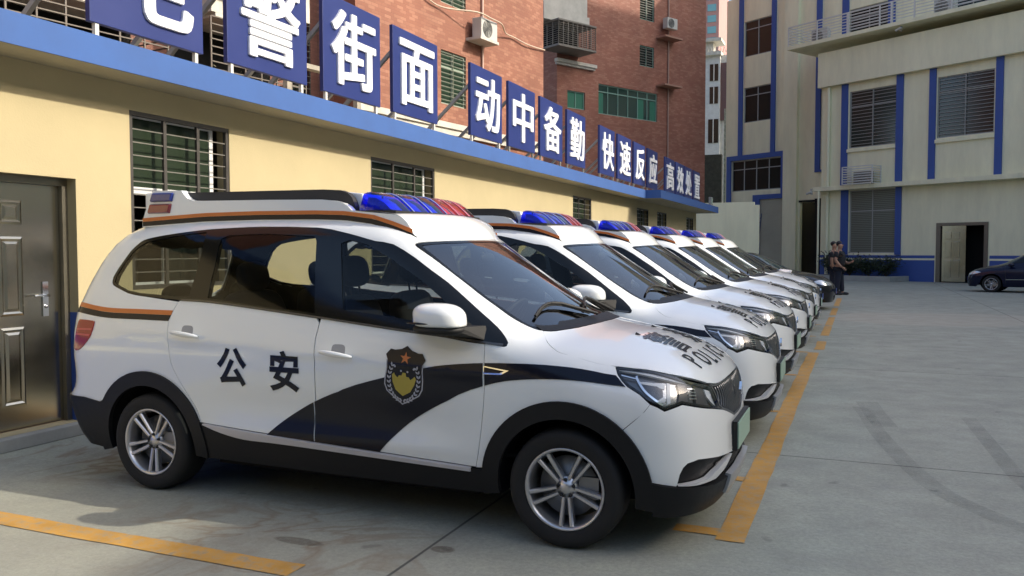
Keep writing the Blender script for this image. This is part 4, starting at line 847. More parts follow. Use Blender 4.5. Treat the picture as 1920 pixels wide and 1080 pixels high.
k=MB(); k.box((-.04,-.23,.085),(.05,.22,.375)); k.bar((0,0,0),(0,0,.085),.04); k.build('housing',greyst,fl,bevel=.008)
k=MB(); k.add([(.053,-.20,.115),(.053,.19,.115),(.053,.19,.345),(.053,-.20,.345)],[(0,1,2,3)]); k.build('glass',M('flood_glass',(.45,.62,.55),.15,coat=.5),fl,recalc=False)
# ------------------------------------------------------------ brick blocks behind
def frame(name,P,rz,label,cat): return empty(name,P,R(rz),label,cat)
f0=lambda u,d,z:(u,d,z)
def bwin(par,a,b,c,d,cols,bars=0,frame_m=whitep,glass=dkglass,tr=None,dep=.0,curt=None,back=True,barm=barlight,outer=None):
    k=MB(); t=.05
    for x0,x1,z0,z1 in ((a,a+t,c,d),(b-t,b,c,d),(a+t,b-t,c,c+t),(a+t,b-t,d-t,d)): k.box((x0,.06,z0),(x1,.12,z1))
    for i in range(1,cols): x=a+(b-a)*i/cols; k.box((x-t*.4,.065,c+t),(x+t*.4,.115,d-t))
    if tr:
        k.box((a+t,.064,tr-t*.5),(b-t,.116,tr+t*.5))
    o=k.build('window',frame_m,par)
    k=MB(); k.add([(a+t,.10,c+t),(b-t,.10,c+t),(b-t,.10,d-t),(a+t,.10,d-t)],[(0,1,2,3)]); k.build('pane',glass,o,recalc=False)
    if bars:
        k=MB(); n=int((d-c)/bars)
        for i in range(1,n): z=c+(d-c)*i/n; k.bar((a,.02,z),(b,.02,z),.02,.02)
        for i in range(0,cols+1): x=a+(b-a)*i/cols; k.bar((x,.03,c),(x,.03,d),.022)
        k.build('window_bars',barm,o,recalc=False)
    return o
def ac_unit(par_loc,rz,label,w=.86,h=.58,dep=.32):
    o=empty('air_conditioner',par_loc,rz,label,'air conditioner','outdoor air conditioners')
    k=MB(); k.box((-w/2,-dep,0),(w/2,0,h)); k.build('casing',acw,o,bevel=.01)
    k=MB(); c=(-w*.12,-dep-.002,h/2)
    for r in np.linspace(.05,h*.42,6): k.tube([(c[0]+r*math.cos(a),-dep-.008,c[2]+r*math.sin(a)) for a in np.linspace(0,2*math.pi,25)],.006,5,cap=False)
    for a in np.linspace(0,math.pi,5)[:-1]: k.bar((c[0]-h*.42*math.cos(a),-dep-.006,c[2]-h*.42*math.sin(a)),(c[0]+h*.42*math.cos(a),-dep-.006,c[2]+h*.42*math.sin(a)),.008)
    k.build('fan_guard',acd,o,recalc=False)
    k=MB(); k.lathe([(0,-dep-.001),(h*.42,-dep-.001)],24,c=(c[0],0,c[2])); k.build('fan_opening',M('fan_grey',(.30,.30,.27),.6),o,recalc=False)
    return o
def wpt(P,rz,p): return Matrix.Translation(P)@Matrix.Rotation(R(rz),4,'Z')@Vector(p)
PB=Vector((-10,26.8,0)); RB=81
b1=frame('brick_apartment_block',PB,RB,'sunlit salmon brick apartment block right behind the sign boards','building')
w1=[(-5.84,-4.61,5.66,7.17),(-5.84,-4.61,8.48,10.0),(-5.84,-4.61,11.3,12.8)]
k=MB(); panel_wall(k,-9.35,0,0,19,w1,f0,.12); k.add([(0,0,0),(0,9,0),(0,9,19),(0,0,19)],[(0,1,2,3)]); k.add([(-9.35,0,0),(-9.35,9,0),(-9.35,9,19),(-9.35,0,19)],[(3,2,1,0)]); k.add([(-9.35,0,19),(0,0,19),(0,9,19),(-9.35,9,19)],[(0,1,2,3)]); k.build('wall',brickA,b1,recalc=False)
for q in w1: bwin(b1,*q,2,bars=.125,tr=q[2]+1.06,glass=M('green_pane',(.03,.055,.035),.2,spec=.7),frame_m=M('green_frame',(.28,.34,.27),.5),barm=M('thin_bar',(.16,.17,.13),.5))
k=MB(); k.box((-9.35,-.10,4.80),(0.10,.0,4.97)); k.box((-9.35,-.16,4.97),(0.16,.0,5.13)); k.build('stone_ledge',ledgew,b1)
k=MB(); k.box((-4.60,-.52,7.66),(-3.62,0,7.74)); k.build('slab_shelf',ledgew,b1)
k=MB(); k.tube([(-3.80,-.05,4.98),(-3.80,-.05,18)],.035,8); k.build('drain_pipe',M('pink_pipe',(.55,.38,.30),.6),b1,recalc=False)
ac_unit(wpt(PB,RB,(-4.05,-.14,7.74)),R(RB),'white outdoor air conditioner casting its shadow on the sunlit salmon brick wall')
k=MB(); pts=[(-7.4,-.10,8.75),(-6.48,-.08,8.36),(-5.75,-.12,8.30),(-4.77,-.5,8.37),(-4.1,-.56,8.33),(-3.43,-.5,8.33),(-2.74,-.2,8.26),(-2.03,-.08,8.29),(-1.2,-.1,8.23),(0,-.06,8.30)]
k.tube(cr3(pts,4),.022,6); o=k.build('cable',M('cable_beige',(.55,.44,.33),.6),None,recalc=False); o.location=PB; o.rotation_euler=(0,0,R(RB)); tag(o,'beige cable strung loosely across the sunlit salmon brick wall','cable')
# recessed balcony block further left
b0=frame('balcony_block',PB,RB,'brick building with caged balconies seen between the first sign boards','building')
D0=1.25; fr=lambda u,d,z:(u,D0+d,z)
k=MB(); panel_wall(k,-34,-9.36,0,19,[(-10.35,-9.62,5.4,7.25)],fr,.12); k.build('wall',brick_mat('dull_brick',(.20,.085,.06),(.26,.12,.085),(.15,.07,.05)),b0,recalc=False)
k=MB(); k.add([(-10.4,D0+.13,5.3),(-9.5,D0+.13,5.3),(-9.5,D0+.13,7.4),(-10.4,D0+.13,7.4)],[(0,1,2,3)]); wo=k.build('window',dkglass,b0,recalc=False)
k=MB(); 
for i in range(13): z=5.4+1.85*i/12; k.bar((-10.35,D0+.02,z),(-9.62,D0+.02,z),.02)
for x in (-10.35,-9.98,-9.62): k.bar((x,D0+.03,5.4),(x,D0+.03,7.25),.03)
k.build('window_bars',M('old_bar',(.12,.12,.10),.6),wo,recalc=False)
for u0,u1,zs,tgt in ((-13.6,-11.0,6.35,0),(-17.6,-14.6,5.95,1),(-21.2,-18.4,6.6,2)):
    k=MB(); k.box((u0,.0,zs),(u1,D0,zs+.32)); k.box((u0,-.12,zs+.32),(u1,-.0,zs+1.0)); k.box((u0+.1,0,zs-.08),(u1-.1,D0,zs-.003)); bo=k.build('balcony',ledgew,b0)
    k=MB(); za,zb=zs-2.2,zs-.09
    for i in range(15): z=za+(zb-za)*i/14; k.bar((u0,.02,z),(u1,.02,z),.022); k.bar((u1,.02,z),(u1,D0,z),.022)
    for i in range(7): x=u0+(u1-u0)*i/6; k.bar((x,.03,za),(x,.03,zb),.03)
    k.build('balcony_cage',M('rust_bar',(.13,.11,.09),.6),bo,recalc=False)
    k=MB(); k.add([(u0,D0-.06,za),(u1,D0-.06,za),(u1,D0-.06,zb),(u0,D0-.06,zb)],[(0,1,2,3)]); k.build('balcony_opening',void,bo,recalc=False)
    lv=MB()
    for i in range(260):
        c=Vector((random.uniform(u0+.1,u1-.1),random.uniform(.05,.5),za+random.random()**1.5*1.2)); a=Vector((random.uniform(-1,1),random.uniform(-1,1),random.uniform(-1,1))).normalized(); q=a.orthogonal().normalized(); L=random.uniform(.05,.11)
        lv.add([c,c+a*L*.5+q*L*.22,c+a*L,c+a*L*.5-q*L*.22],[(0,1,2,3)])
    lo=lv.build('balcony_plant',M('dry_leaf',(.16,.15,.10),.8,var=.4,scale=9),None,recalc=False); lo.location=PB; lo.rotation_euler=(0,0,R(RB)); tag(lo,('dry grey vines inside the balcony cage beside the board reading 警','dusty potted greenery behind the cage bars left of the board reading 屯','dull creeper inside the leftmost balcony cage above the roof edge')[tgt],'plant')
k=MB(); k.box((-15.2,-3.6,4.62),(-13.0,-3.45,4.70)); k.box((-15.0,-3.6,3.2),(-14.9,-3.5,4.62)); k.box((-13.3,-3.6,3.2),(-13.2,-3.5,4.62)); o=k.build('steel_beam',M('weathered_beam',(.33,.30,.24),.7,var=.3,scale=6)); o.location=PB; o.rotation_euler=(0,0,R(RB)); tag(o,'weathered steel beam above the roof edge at the upper left','beam')
# second brick block
S2=1.3; P2=Vector((-13.26,37.375,0)); R2=62; zz=lambda z:1.505+(z-1.505)*S2
b2=frame('shaded_brick_block',P2,R2,'russet brick apartment block half in shadow with a caged balcony','building')
w2=[(4.43,5.29,10.65,12.0),(4.43,5.29,8.83,9.64),(2.13,5.5,6.70,7.83),(.52,1.42,6.75,7.40)]; w2=[(a*S2,b*S2,zz(c),zz(d)) for a,b,c,d in w2]
k=MB(); panel_wall(k,0,8.6*S2,0,27,w2,f0,.12); k.add([(0,0,0),(0,10,0),(0,10,27),(0,0,27)],[(3,2,1,0)]); k.add([(8.6*S2,0,0),(8.6*S2,10,0),(8.6*S2,10,27),(8.6*S2,0,27)],[(0,1,2,3)]); k.add([(0,0,27),(8.6*S2,0,27),(8.6*S2,10,27),(0,10,27)],[(0,1,2,3)]); k.build('wall',brickB,b2,recalc=False)
gfm=M('teal_frame',(.20,.34,.28),.5)
bwin(b2,*w2[0],2,bars=.12,frame_m=gfm); bwin(b2,*w2[1],2,bars=.12,frame_m=gfm); bwin(b2,*w2[2],6,tr=w2[2][3]-.36,frame_m=gfm,glass=M('teal_pane',(.02,.05,.042),.08,spec=.9)); bwin(b2,*w2[3],2,frame_m=gfm,glass=curtain)
k=MB(); a,b,c,d=w2[2]
for x0,x1 in ((a+.06,a+.42),(a+2.9,a+3.4),(b-.5,b-.08)):
    n=16; k=MB(); k.grid([[(x0+(x1-x0)*i/n,.093+.004*math.sin(i*1.9),z) for z in (c+.06,d-.42)] for i in range(n+1)]); k.build('curtain',curtain,b2,recalc=False)
k=MB(); k.box((-.08*S2,-.14,zz(8.25)),(1.85*S2,0,zz(8.33))); k.box((-.12*S2,-.22,zz(8.33)),(1.89*S2,0,zz(8.45))); k.build('stone_ledge',ledgew,b2)
bal=MB(); bal.box((-1.07*S2,-.65,zz(9.62)),(.43*S2,-.003,zz(11.6))); bal.box((.43*S2+.003,-.45,zz(9.72)),(1.30*S2,-.003,zz(10.06))); bal.box((.43*S2+.003,-.40,zz(10.06)+.003),(1.22*S2,-.003,zz(11.6))); bo=bal.build('balcony',M('grey_balcony',(.45,.45,.41),.8,var=.2,scale=2),b2)
k=MB(); u0,u1,za,zb=-.75*S2,1.07*S2,zz(8.73),zz(9.53); y=-1.17
for i in range(12): z=za+(zb-za)*i/11; k.bar((u0,y,z),(u1,y,z),.018); k.bar((u0,y,z),(u0,0,z),.018); k.bar((u1,y,z),(u1,0,z),.018)
for i in range(9): x=u0+(u1-u0)*i/8; k.bar((x,y,za),(x,y,zb),.03)
for i in range(4): yy=y*i/3; k.bar((u0,yy,za),(u0,yy,zb),.03); k.bar((u1,yy,za),(u1,yy,zb),.03)
k.box((u0-.03,y-.03,za-.1),(u1+.03,0,za-.02)); k.box((u0-.04,y-.04,zb+.01),(u1+.04,0,zb+.08)); k.build('balcony_cage',M('cage_bar',(.17,.16,.14),.6),bo,recalc=False)
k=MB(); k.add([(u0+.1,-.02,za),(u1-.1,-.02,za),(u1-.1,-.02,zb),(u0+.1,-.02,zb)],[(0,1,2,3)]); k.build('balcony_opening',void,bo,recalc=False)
k=MB()
for z0 in (10.04,8.12): k.box((5.42*S2,-.62,zz(z0)),(6.5*S2,0,zz(z0)+.09))
k.build('slab_shelf',M('shelf_brick',(.36,.20,.14),.8),b2)
ac_unit(wpt(P2,R2,(5.97*S2,-.16,zz(10.44))),R(R2),'grey white outdoor air conditioner on the shaded russet brick wall',.80,.55)
k=MB(); k.tube([(6.12*S2,-.05,2.5),(6.12*S2,-.05,26)],.04,8); k.build('drain_pipe',M('pipe_dull',(.36,.24,.19),.6),b2,recalc=False)
# far buildings through the gap
wh=empty('white_tiled_house',(0,0,0),0,'narrow white tiled house in the gap beyond the brick block','building')
k=MB(); k.box((-14.5,72,0),(-11.0+.0,80,17.9)); k.box((-11.0,72.4,0),(-8.5,80,18.0)); k.build('wall',[M('white_tile',(.55,.56,.55),.5,var=.15,scale=3)],wh)
k=MB(); k.box((-11.0,72.2,12.5),(-8.5,72.39,17.3)); k.build('maroon_panel',M('maroon',(.13,.07,.07),.7),wh)
for x0,x1,z0,z1 in ((-11.85,-11.15,15.8,17.2),(-11.85,-11.15,13.9,15.3),(-11.95,-11.1,10.6,12.6)):
    k=MB(); k.box((x0,71.95,z0),(x1,72.01,z1)); k.bar(((x0+x1)/2,71.93,z0),((x0+x1)/2,71.93,z1),.06,.04,1); k.build('window',[dkglass,whitep],wh)
k=MB(); k.box((-14.6,71.6,17.9),(-10.9,80,18.2)); k.box((-12.4,72.2,18.2),(-11.6,73.5,19.1)); k.box((-13.0,71.8,19.1),(-10.9,74,19.35))
for x in np.arange(-12.4,-8.6,.28): k.tube([(x,71.7,18.1),(x+.1,71.65,18.6),(x+.22,71.7,18.1)],.03,5)
k.build('roof_terrace',ledgew,wh,recalc=False)
tr_=empty('tall_red_tower',(0,0,0),0,'distant tall red apartment tower with pale blue windows','building')
k=MB(); k.box((-34,160,0),(-24.75,172,62)); k.build('wall',M('red_tower',(.40,.21,.19),.8,var=.1,scale=.3),tr_)
for z in np.arange(36,60,2.05):
    for x in (-26.85,-29.3,-31.8): k=MB(); k.box((x,159.9,z),(x+1.6,160.0,z+1.25)); k.build('window',M('sky_window',(.16,.34,.38),.2),tr_)
mw=MB(); mw.box((-9.45,64,0),(-8.98,64.8,12.1)); tag(mw.build('mossy_wall',M('moss_plaster',(.30,.31,.25),.95,var=.7,scale=5,bump=.8,bscale=4)),'rough mottled grey wall end beyond the brick block','wall')
mw=MB(); mw.box((-11.4,62,0),(-9.3,62.5,8.5)); tag(mw.build('dark_lane_wall',M('dark_plaster',(.05,.05,.04),.95,var=.5,scale=3)),'dark mottled wall in the lane beside the brick block','wall')  # very dark plaster colour with strong mottling
# ------------------------------------------------------------ cream office building at the end of the yard
PM=Vector((3.4,43.92,0)); RM=-31.5
ob=frame('cream_office_building',PM,RM,'cream office building with blue pilasters closing the yard','building')
win=[(-4.62,-2.12,6.72,9.60),(-.12,2.42,6.75,9.58),(-4.55,-2.08,1.37,4.56),(5.2,7.7,6.75,9.58),(9.4,11.9,6.75,9.58),(9.4,11.9,1.37,4.56)]
door=(-.02,2.30,0,2.78)
k=MB(); panel_wall(k,-6.2,24,0,10.03,win+[door],f0,.2); k.add([(-6.2,0,0),(-6.2,3,0),(-6.2,3,10.03),(-6.2,0,10.03)],[(3,2,1,0)]); k.add([(-6.2,0,10.02),(24,0,10.02),(24,3,10.02),(-6.2,3,10.02)],[(0,1,2,3)]); k.build('wall',cream,ob,recalc=False)
k=MB(); k.box((-6.30,-.30,10.03),(24,-.003,11.80)); k.build('parapet_band',cream,ob)
k=MB(); k.box((-6.35,-.55,4.60),(24,0,4.82)); k.build('canopy_slab',cream,ob,bevel=.01)
k=MB()
for a,b in ((-5.05,-4.70),(-2.10,-1.76),(-.48,-.17),(2.49,2.80),(4.85,5.17),(7.73,8.05),(9.05,9.37),(11.93,12.25)): k.box((a,-.08,4.82),(b,0,10.03))
for a,b in ((-5.0,-4.6),(-2.05,-1.76),(9.0,9.37),(11.93,12.25)): k.box((a,-.08,1.28),(b,0,4.60))
k.build('blue_pilaster',blue_p,ob)
k=MB()
for a,b in ((-6.2,-.10),(2.38,24)): k.box((a,-.02,0),(b,0,1.03),0); k.box((a,-.024,1.03),(b,0,1.12),1); k.box((a,-.02,1.12),(b,0,1.26),0)
k.build('painted_dado',[blue_p,cream],ob)
for a,b in ((-4.70,-2.10),(-.17,2.49),(5.17,7.73)): k=MB(); k.box((a,-.10,6.52),(b,0,6.68)); k.build('window_sill',cream,ob)
for i,q in enumerate(win):
    bwin(ob,*q,2,bars=.165 if i not in (2,5) else .0,tr=q[2]+2.1 if q[2]>5 else 3.5,glass=M('office_glass%d'%(i%2),((.022,.03,.026),(.010,.012,.012))[i%2],.15,spec=.7) if q[2]>5 else M('blind_glass',(.10,.115,.085),.3),frame_m=M('grey_frame',(.34,.35,.33),.5),barm=M('bar_grey',(.36,.36,.34),.5))
k=MB()
for i in range(34): z=1.42+3.1*i/34; k.bar((-4.5,.085,z),(-2.1,.085,z),.03,.045)
k.build('window_blind',blind,ob)
k=MB()
for x in np.arange(-14.0,-13.9,1): pass
a,b,c,d=door
for x0,x1,z0,z1 in ((a,a+.2,0,d),(b-.16,b,0,d),(a+.2,b-.16,d-.14,d)): k.box((x0,-.06,z0),(x1,.14,z1))
k.build('door_frame',M('bronze_steel',(.16,.14,.115),.4,metal=.6),ob)
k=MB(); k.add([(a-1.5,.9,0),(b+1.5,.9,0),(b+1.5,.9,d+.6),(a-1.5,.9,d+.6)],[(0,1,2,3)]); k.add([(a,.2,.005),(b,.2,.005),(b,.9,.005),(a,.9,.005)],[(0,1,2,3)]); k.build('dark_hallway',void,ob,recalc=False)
k=MB(); k.box((a+.24,.03,.04),(1.31,.07,d-.14)); dl=k.build('door_leaf',stainless,ob)
for y0,y1 in ((a+.40,a+.68),(a+.78,a+1.06)):
    for z0,z1 in ((2.02,2.35),(1.15,1.90),(.25,1.05)):
        k=MB(); k.box((y0,.005,z0),(y1,.03,z1)); k.build('door_panel',stainless,dl,bevel=.02)
k=MB(); k.tube([(-5.75,-.12,.1),(-5.75,-.12,10.0)],.09,8); k.tube([(-5.95,-.60,.1),(-5.95,-.60,4.6)],.05,8); k.build('drain_pipe',cream,ob,recalc=False)
# upper floors set back behind the parapet, and the tower bay to the left
DU=3.0; fu=lambda u,d,z:(u,DU+d,z)
k=MB(); uw=[(-14.60,-10.90,5.2,7.1)]+[(-13.72,-11.70,z,z+2.15) for z in (9.4,13.45)]+[(-6.6,-4.35,z,z+2.4) for z in (12.3,15.6)]+[(-1.2,1.1,z,z+2.4) for z in (12.3,15.6)]+[(3.0,5.3,12.3,14.7)]
ddoor=(-9.58,-8.22,0,4.30)
panel_wall(k,-15.1,-6.9,0,17.2,[q for q in uw if q[0]<-8]+[ddoor],fu,.2); k.add([(-15.1,DU,0),(-15.1,DU+12,0),(-15.1,DU+12,17.2),(-15.1,DU,17.2)],[(3,2,1,0)]); k.add([(-15.1,DU,17.2),(-6.9,DU,17.2),(-6.9,DU+12,17.2),(-15.1,DU+12,17.2)],[(0,1,2,3)])
panel_wall(k,-6.9,24,0,23.5,[q for q in uw if q[0]>-8],fu,.2); k.add([(-6.9,DU,17.2),(-6.9,DU+12,17.2),(-6.9,DU+12,23.5),(-6.9,DU,23.5)],[(3,2,1,0)]); k.add([(-6.9,DU,23.5),(24,DU,23.5),(24,DU+12,23.5),(-6.9,DU+12,23.5)],[(0,1,2,3)]); k.add([(24,0,0),(24,DU+12,0),(24,DU+12,23.5),(24,0,23.5)],[(0,1,2,3)]); k.build('upper_wall',cream,ob,recalc=False)
for q in uw:
    k=MB(); k.box((q[0]-.02,DU+.21,q[2]-.02),(q[1]+.02,DU+.25,q[3]+.02)); 
for q in uw:
    o=MB(); a,b,c,d=q; t=.05; y0,y1=DU+.06,DU+.11
    for x0,x1,z0,z1 in ((a,a+t,c,d),(b-t,b,c,d),(a+t,b-t,c,c+t),(a+t,b-t,d-t,d)): o.box((x0,y0,z0),(x1,y1,z1))
    n=4 if b-a>3 else 2
    for i in range(1,n): x=a+(b-a)*i/n; o.box((x-t/2,y0+.005,c+t),(x+t/2,y1-.005,d-t))
    zt=d-.5 if n==2 else d-.55; o.box((a+t,y0+.004,zt-.025),(b-t,y1-.004,zt+.025)); w=o.build('window',M('grey_frame',(.34,.35,.33)),ob)
    o=MB(); o.add([(a+t,DU+.10,c+t),(b-t,DU+.10,c+t),(b-t,DU+.10,d-t),(a+t,DU+.10,d-t)],[(0,1,2,3)]); o.build('pane',dkglass,w,recalc=False)
    if a>-8:
        o=MB()
        for i in range(1,15): z=c+(d-c)*i/15; o.bar((a,DU+.02,z),(b,DU+.02,z),.025)
        o.build('window_bars',M('bar_grey',(.36,.36,.34)),w)
k=MB(); yb0,yb1=DU-.10,DU
for a,b,z0,z1 in ((-14.08,-13.78,7.42,17.2),(-11.66,-11.36,7.42,17.2),(-14.95,-10.55,7.12,7.42),(-14.95,-14.62,0,7.12),(-10.88,-10.55,4.9,7.12),(-12.9,-10.55,4.62,4.9),(-12.9,-12.4,0,4.62),(-8.60,-8.28,6.1,17.2),(-7.0,-6.62,12.0,23.5),(-4.33,-3.95,12.0,20),(-1.55,-1.22,12.0,20),(1.12,1.45,12,20),(5.32,5.65,12,20),(2.66,2.98,12,20)): k.box((a,yb0,z0),(b,yb1,z1))
k.box((-8.60,yb0,5.98),(-7.7,yb1,6.1)); k.build('blue_pilaster',blue_p,ob)
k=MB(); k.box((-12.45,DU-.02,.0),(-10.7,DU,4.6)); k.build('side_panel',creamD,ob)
k=MB(); k.box((-10.65,DU-.22,0),(-9.72,DU-.003,17.1)); k.build('wall_pier',cream,ob)
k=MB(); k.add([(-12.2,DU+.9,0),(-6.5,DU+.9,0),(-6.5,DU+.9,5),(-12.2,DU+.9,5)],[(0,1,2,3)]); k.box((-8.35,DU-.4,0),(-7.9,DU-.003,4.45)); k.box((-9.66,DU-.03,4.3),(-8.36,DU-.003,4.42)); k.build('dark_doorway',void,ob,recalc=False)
# balcony walkway with white railing
k=MB(); k.box((-7.75,-.95,12.18),(24,DU-.11,12.36)); bo=k.build('balcony_slab',cream,ob)
k=MB()
for z in np.linspace(12.5,13.36,7): k.bar((-7.70,-.9,z),(24,-.9,z),.035 if z<13.3 else .06); k.bar((-7.70,-.9,z),(-7.70,2.7,z),.035)
for x in np.arange(-7.7,24,1.72): k.bar((x,-.9,12.36),(x,-.9,13.36),.06)
for x in (-4.2,-1.95+.02,3.9): k.bar((x,-.9,12.36),(x,-.9,13.36),.09)
k.build('balcony_railing',M('rail_white',(.60,.60,.56),.5),bo)
for nm,lx in (('old outdoor air conditioner behind the left end of the white balcony railing',-6.3),('outdoor air conditioner behind the white balcony railing further right',.2)): ac_unit(wpt(PM,RM,(lx,.1,12.37)),R(RM),nm,.95,.75)
# caged air conditioner on the canopy slab
ac_unit(wpt(PM,RM,(-3.62,-.12,4.83)),R(RM),'outdoor air conditioner inside a white bar cage on the canopy',.92,.62)
cg=empty('security_cage',wpt(PM,RM,(0,0,0)),R(RM),'white bar cage around the air conditioner on the canopy','cage')
k=MB(); x0,x1,y0,y1,z0,z1=-4.48,-2.86,-.78,-.012,4.825,5.72
for i in range(8): z=z0+.02+(z1-z0-.04)*i/7; k.bar((x0,y0,z),(x1,y0,z),.045); k.bar((x0,y0,z),(x0,y1,z),.032); k.bar((x1,y0,z),(x1,y1,z),.032)
for x,y in ((x0,y0),(x1,y0),(x0,y1),(x1,y1)): k.bar((x,y,z0),(x,y,z1),.05)
k.build('cage_bars',M('rail_white',(.60,.60,.56)),cg)
# security cameras
for lx,ly,z,lab in ((-6.45,-.5,4.45,'security camera under the canopy corner above the dark doorway'),(-1.62,-.62,11.95,'security camera hanging below the white balcony')):
    k=MB(); k.bar((0,.0,.12),(0,-.18,.1),.04); k.tube([(-.16,-.18,.03),(.0,-.2,.07),(.16,-.22,.11)],.055,10); k.box((-.05,-.02,-.0),(.05,.04,.3)); o=k.build('security_camera',acw,None,recalc=False); o.location=wpt(PM,RM,(lx,ly,z)); o.rotation_euler=(0,0,R(RM)); tag(o,lab,'camera','security cameras')
# low boundary wall joining the yellow building
k=MB(); k.box((-6.9,36.9,0),(-4.15,37.15,3.58)); k.box((-4.15,36.9,0),(-3.95,37.1,3.45)); tag(k.build('boundary_wall',cream),'plain cream boundary wall between the yellow building and the office tower','wall')
k=MB(); q=Vector((-4.52,38.6,0))
for i in range(9): k.bar((q.x+.03*i,q.y,1.3+.2*i),(q.x+.03*i+.22,q.y+.15,1.36+.2*i),.035)
k.bar((q.x,q.y,0),(q.x+.26,q.y,3.1),.045); k.bar((q.x+.22,q.y+.15,0),(q.x+.48,q.y+.15,3.15),.045); tag(k.build('stair_railing',M('stair_blue',(.03,.04,.08),.5)),'dark stair railing climbing beside the boundary wall','railing')
# planter and shrubs
k=MB()
for a,b in (((-5.6,-1.75,0),(-1.30,-1.60,.26)),((-5.6,-1.60,0),(-5.45,-.03,.26)),((-1.45,-1.60,0),(-1.30,-.03,.26))): k.box(a,b)
pl=k.build('planter',concm,None,bevel=.01); pl.location=PM; pl.rotation_euler=(0,0,R(RM)); tag(pl,'low concrete planter kerb in front of the office building','planter')
k=MB(); k.box((-5.45,-1.60,.02),(-1.45,-.03,.2)); k.build('soil',M('soil',(.05,.04,.03),1.),pl)
leafm=M('shrub_leaf',(.022,.038,.016),.55,var=.5,scale=14); twig=M('twig',(.06,.05,.035),.9)
def shrub(lx,ly,w,h,n,lab):
    o=empty('shrub',wpt(PM,RM,(lx,ly,.2)),0,lab,'shrub','shrubs in the concrete planter')
    st=MB(); ends=[]
    for i in range(9):
        a=random.uniform(0,6.28); e=Vector((math.cos(a)*w*.75*random.uniform(.3,1),math.sin(a)*w*.6*random.uniform(.3,1),h*random.uniform(.6,1))); st.tube([(0,0,0),e*.5+Vector((0,0,.05)),e],[.016,.01,.005],5); ends.append(e)
    st.build('stems',twig,o,recalc=False); lf=MB()
    for i in range(n):
        c=random.choice(ends)*random.uniform(.35,1.08)+Vector((random.gauss(0,.13),random.gauss(0,.13),random.gauss(0,.10))); c.z=max(.03,c.z)
        a=Vector((random.uniform(-1,1),random.uniform(-1,1),random.uniform(-.3,.9))).normalized(); q=a.orthogonal().normalized(); q.rotate(Matrix.Rotation(random.random()*6.28,3,a)); L=random.uniform(.06,.13)
        lf.add([c,c+a*L*.5+q*L*.25,c+a*L,c+a*L*.5-q*L*.25],[(0,1,2,3)])
    lf.build('foliage',leafm,o,recalc=False)
shrub(-4.9,-.85,.75,1.15,1500,'dark bushy shrub in the planter just right of the standing men'); shrub(-4.0,-.75,.85,.95,1600,'low dark shrub under the blinded window in the planter'); shrub(-2.9,-.85,.95,1.0,1800,'spreading dark shrub near the middle right of the planter'); shrub(-2.0,-.85,.75,1.0,1500,'dark shrub at the right end of the planter beside the steel door')
# unseen blocks outside the frame, placed to cut off sun and sky light
k=MB(); k.box((20,-30,0),(32,28.6,14.4)); tag(k.build('shading_side_block',cream),'unseen cream block on the right that shades the yard','building')
k=MB(); k.box((22,29,0),(36,33,22)); tag(k.build('shading_corner_block',cream),'unseen taller cream block added at the right to shade the far wall','building')
k=MB(); k.box((-34,-22,0),(16,-13,9.5)); tag(k.build('unseen_back_block',M('dark_render',(.10,.105,.10),.9)),'unseen dark block behind the viewer that dims sky light on the vans','building')
k=MB(); k.prism([(22,37),(40,40.6),(50,60),(33.7,59)],0,38.2); tag(k.build('shading_high_rise',cream),'unseen cream high rise added to shade the second brick block','building')
# ------------------------------------------------------------ people
skin=M('skin',(.36,.20,.13),.55); hairm=M('hair',(.012,.010,.010),.6); tee=M('dark_tshirt',(.018,.019,.022),.85,var=.2,scale=12); trou=M('navy_trousers',(.016,.019,.034),.85,var=.2,scale=10); shoe=M('black_shoe',(.012,.012,.012),.4)
def skinned(name,verts,edges,radii,mat,parent,sub=1):
    me=bpy.data.meshes.new(name); me.from_pydata(verts,edges,[]); o=bpy.data.objects.new(name,me); COL.objects.link(o)
    s=o.modifiers.new('s','SKIN'); s.use_smooth_shade=True
    for i,r in enumerate(radii): me.skin_vertices[0].data[i].radius=r if isinstance(r,tuple) else (r,r)
    me.skin_vertices[0].data[0].use_root=True
    u=o.modifiers.new('u','SUBSURF'); u.levels=u.render_levels=sub; bpy.context.view_layer.update()
    m=bpy.data.meshes.new_from_object(o.evaluated_get(bpy.context.evaluated_depsgraph_get())); bpy.data.objects.remove(o); m.name=name
    m.polygons.foreach_set('use_smooth',[True]*len(m.polygons)); return link(name,m,mat,parent)
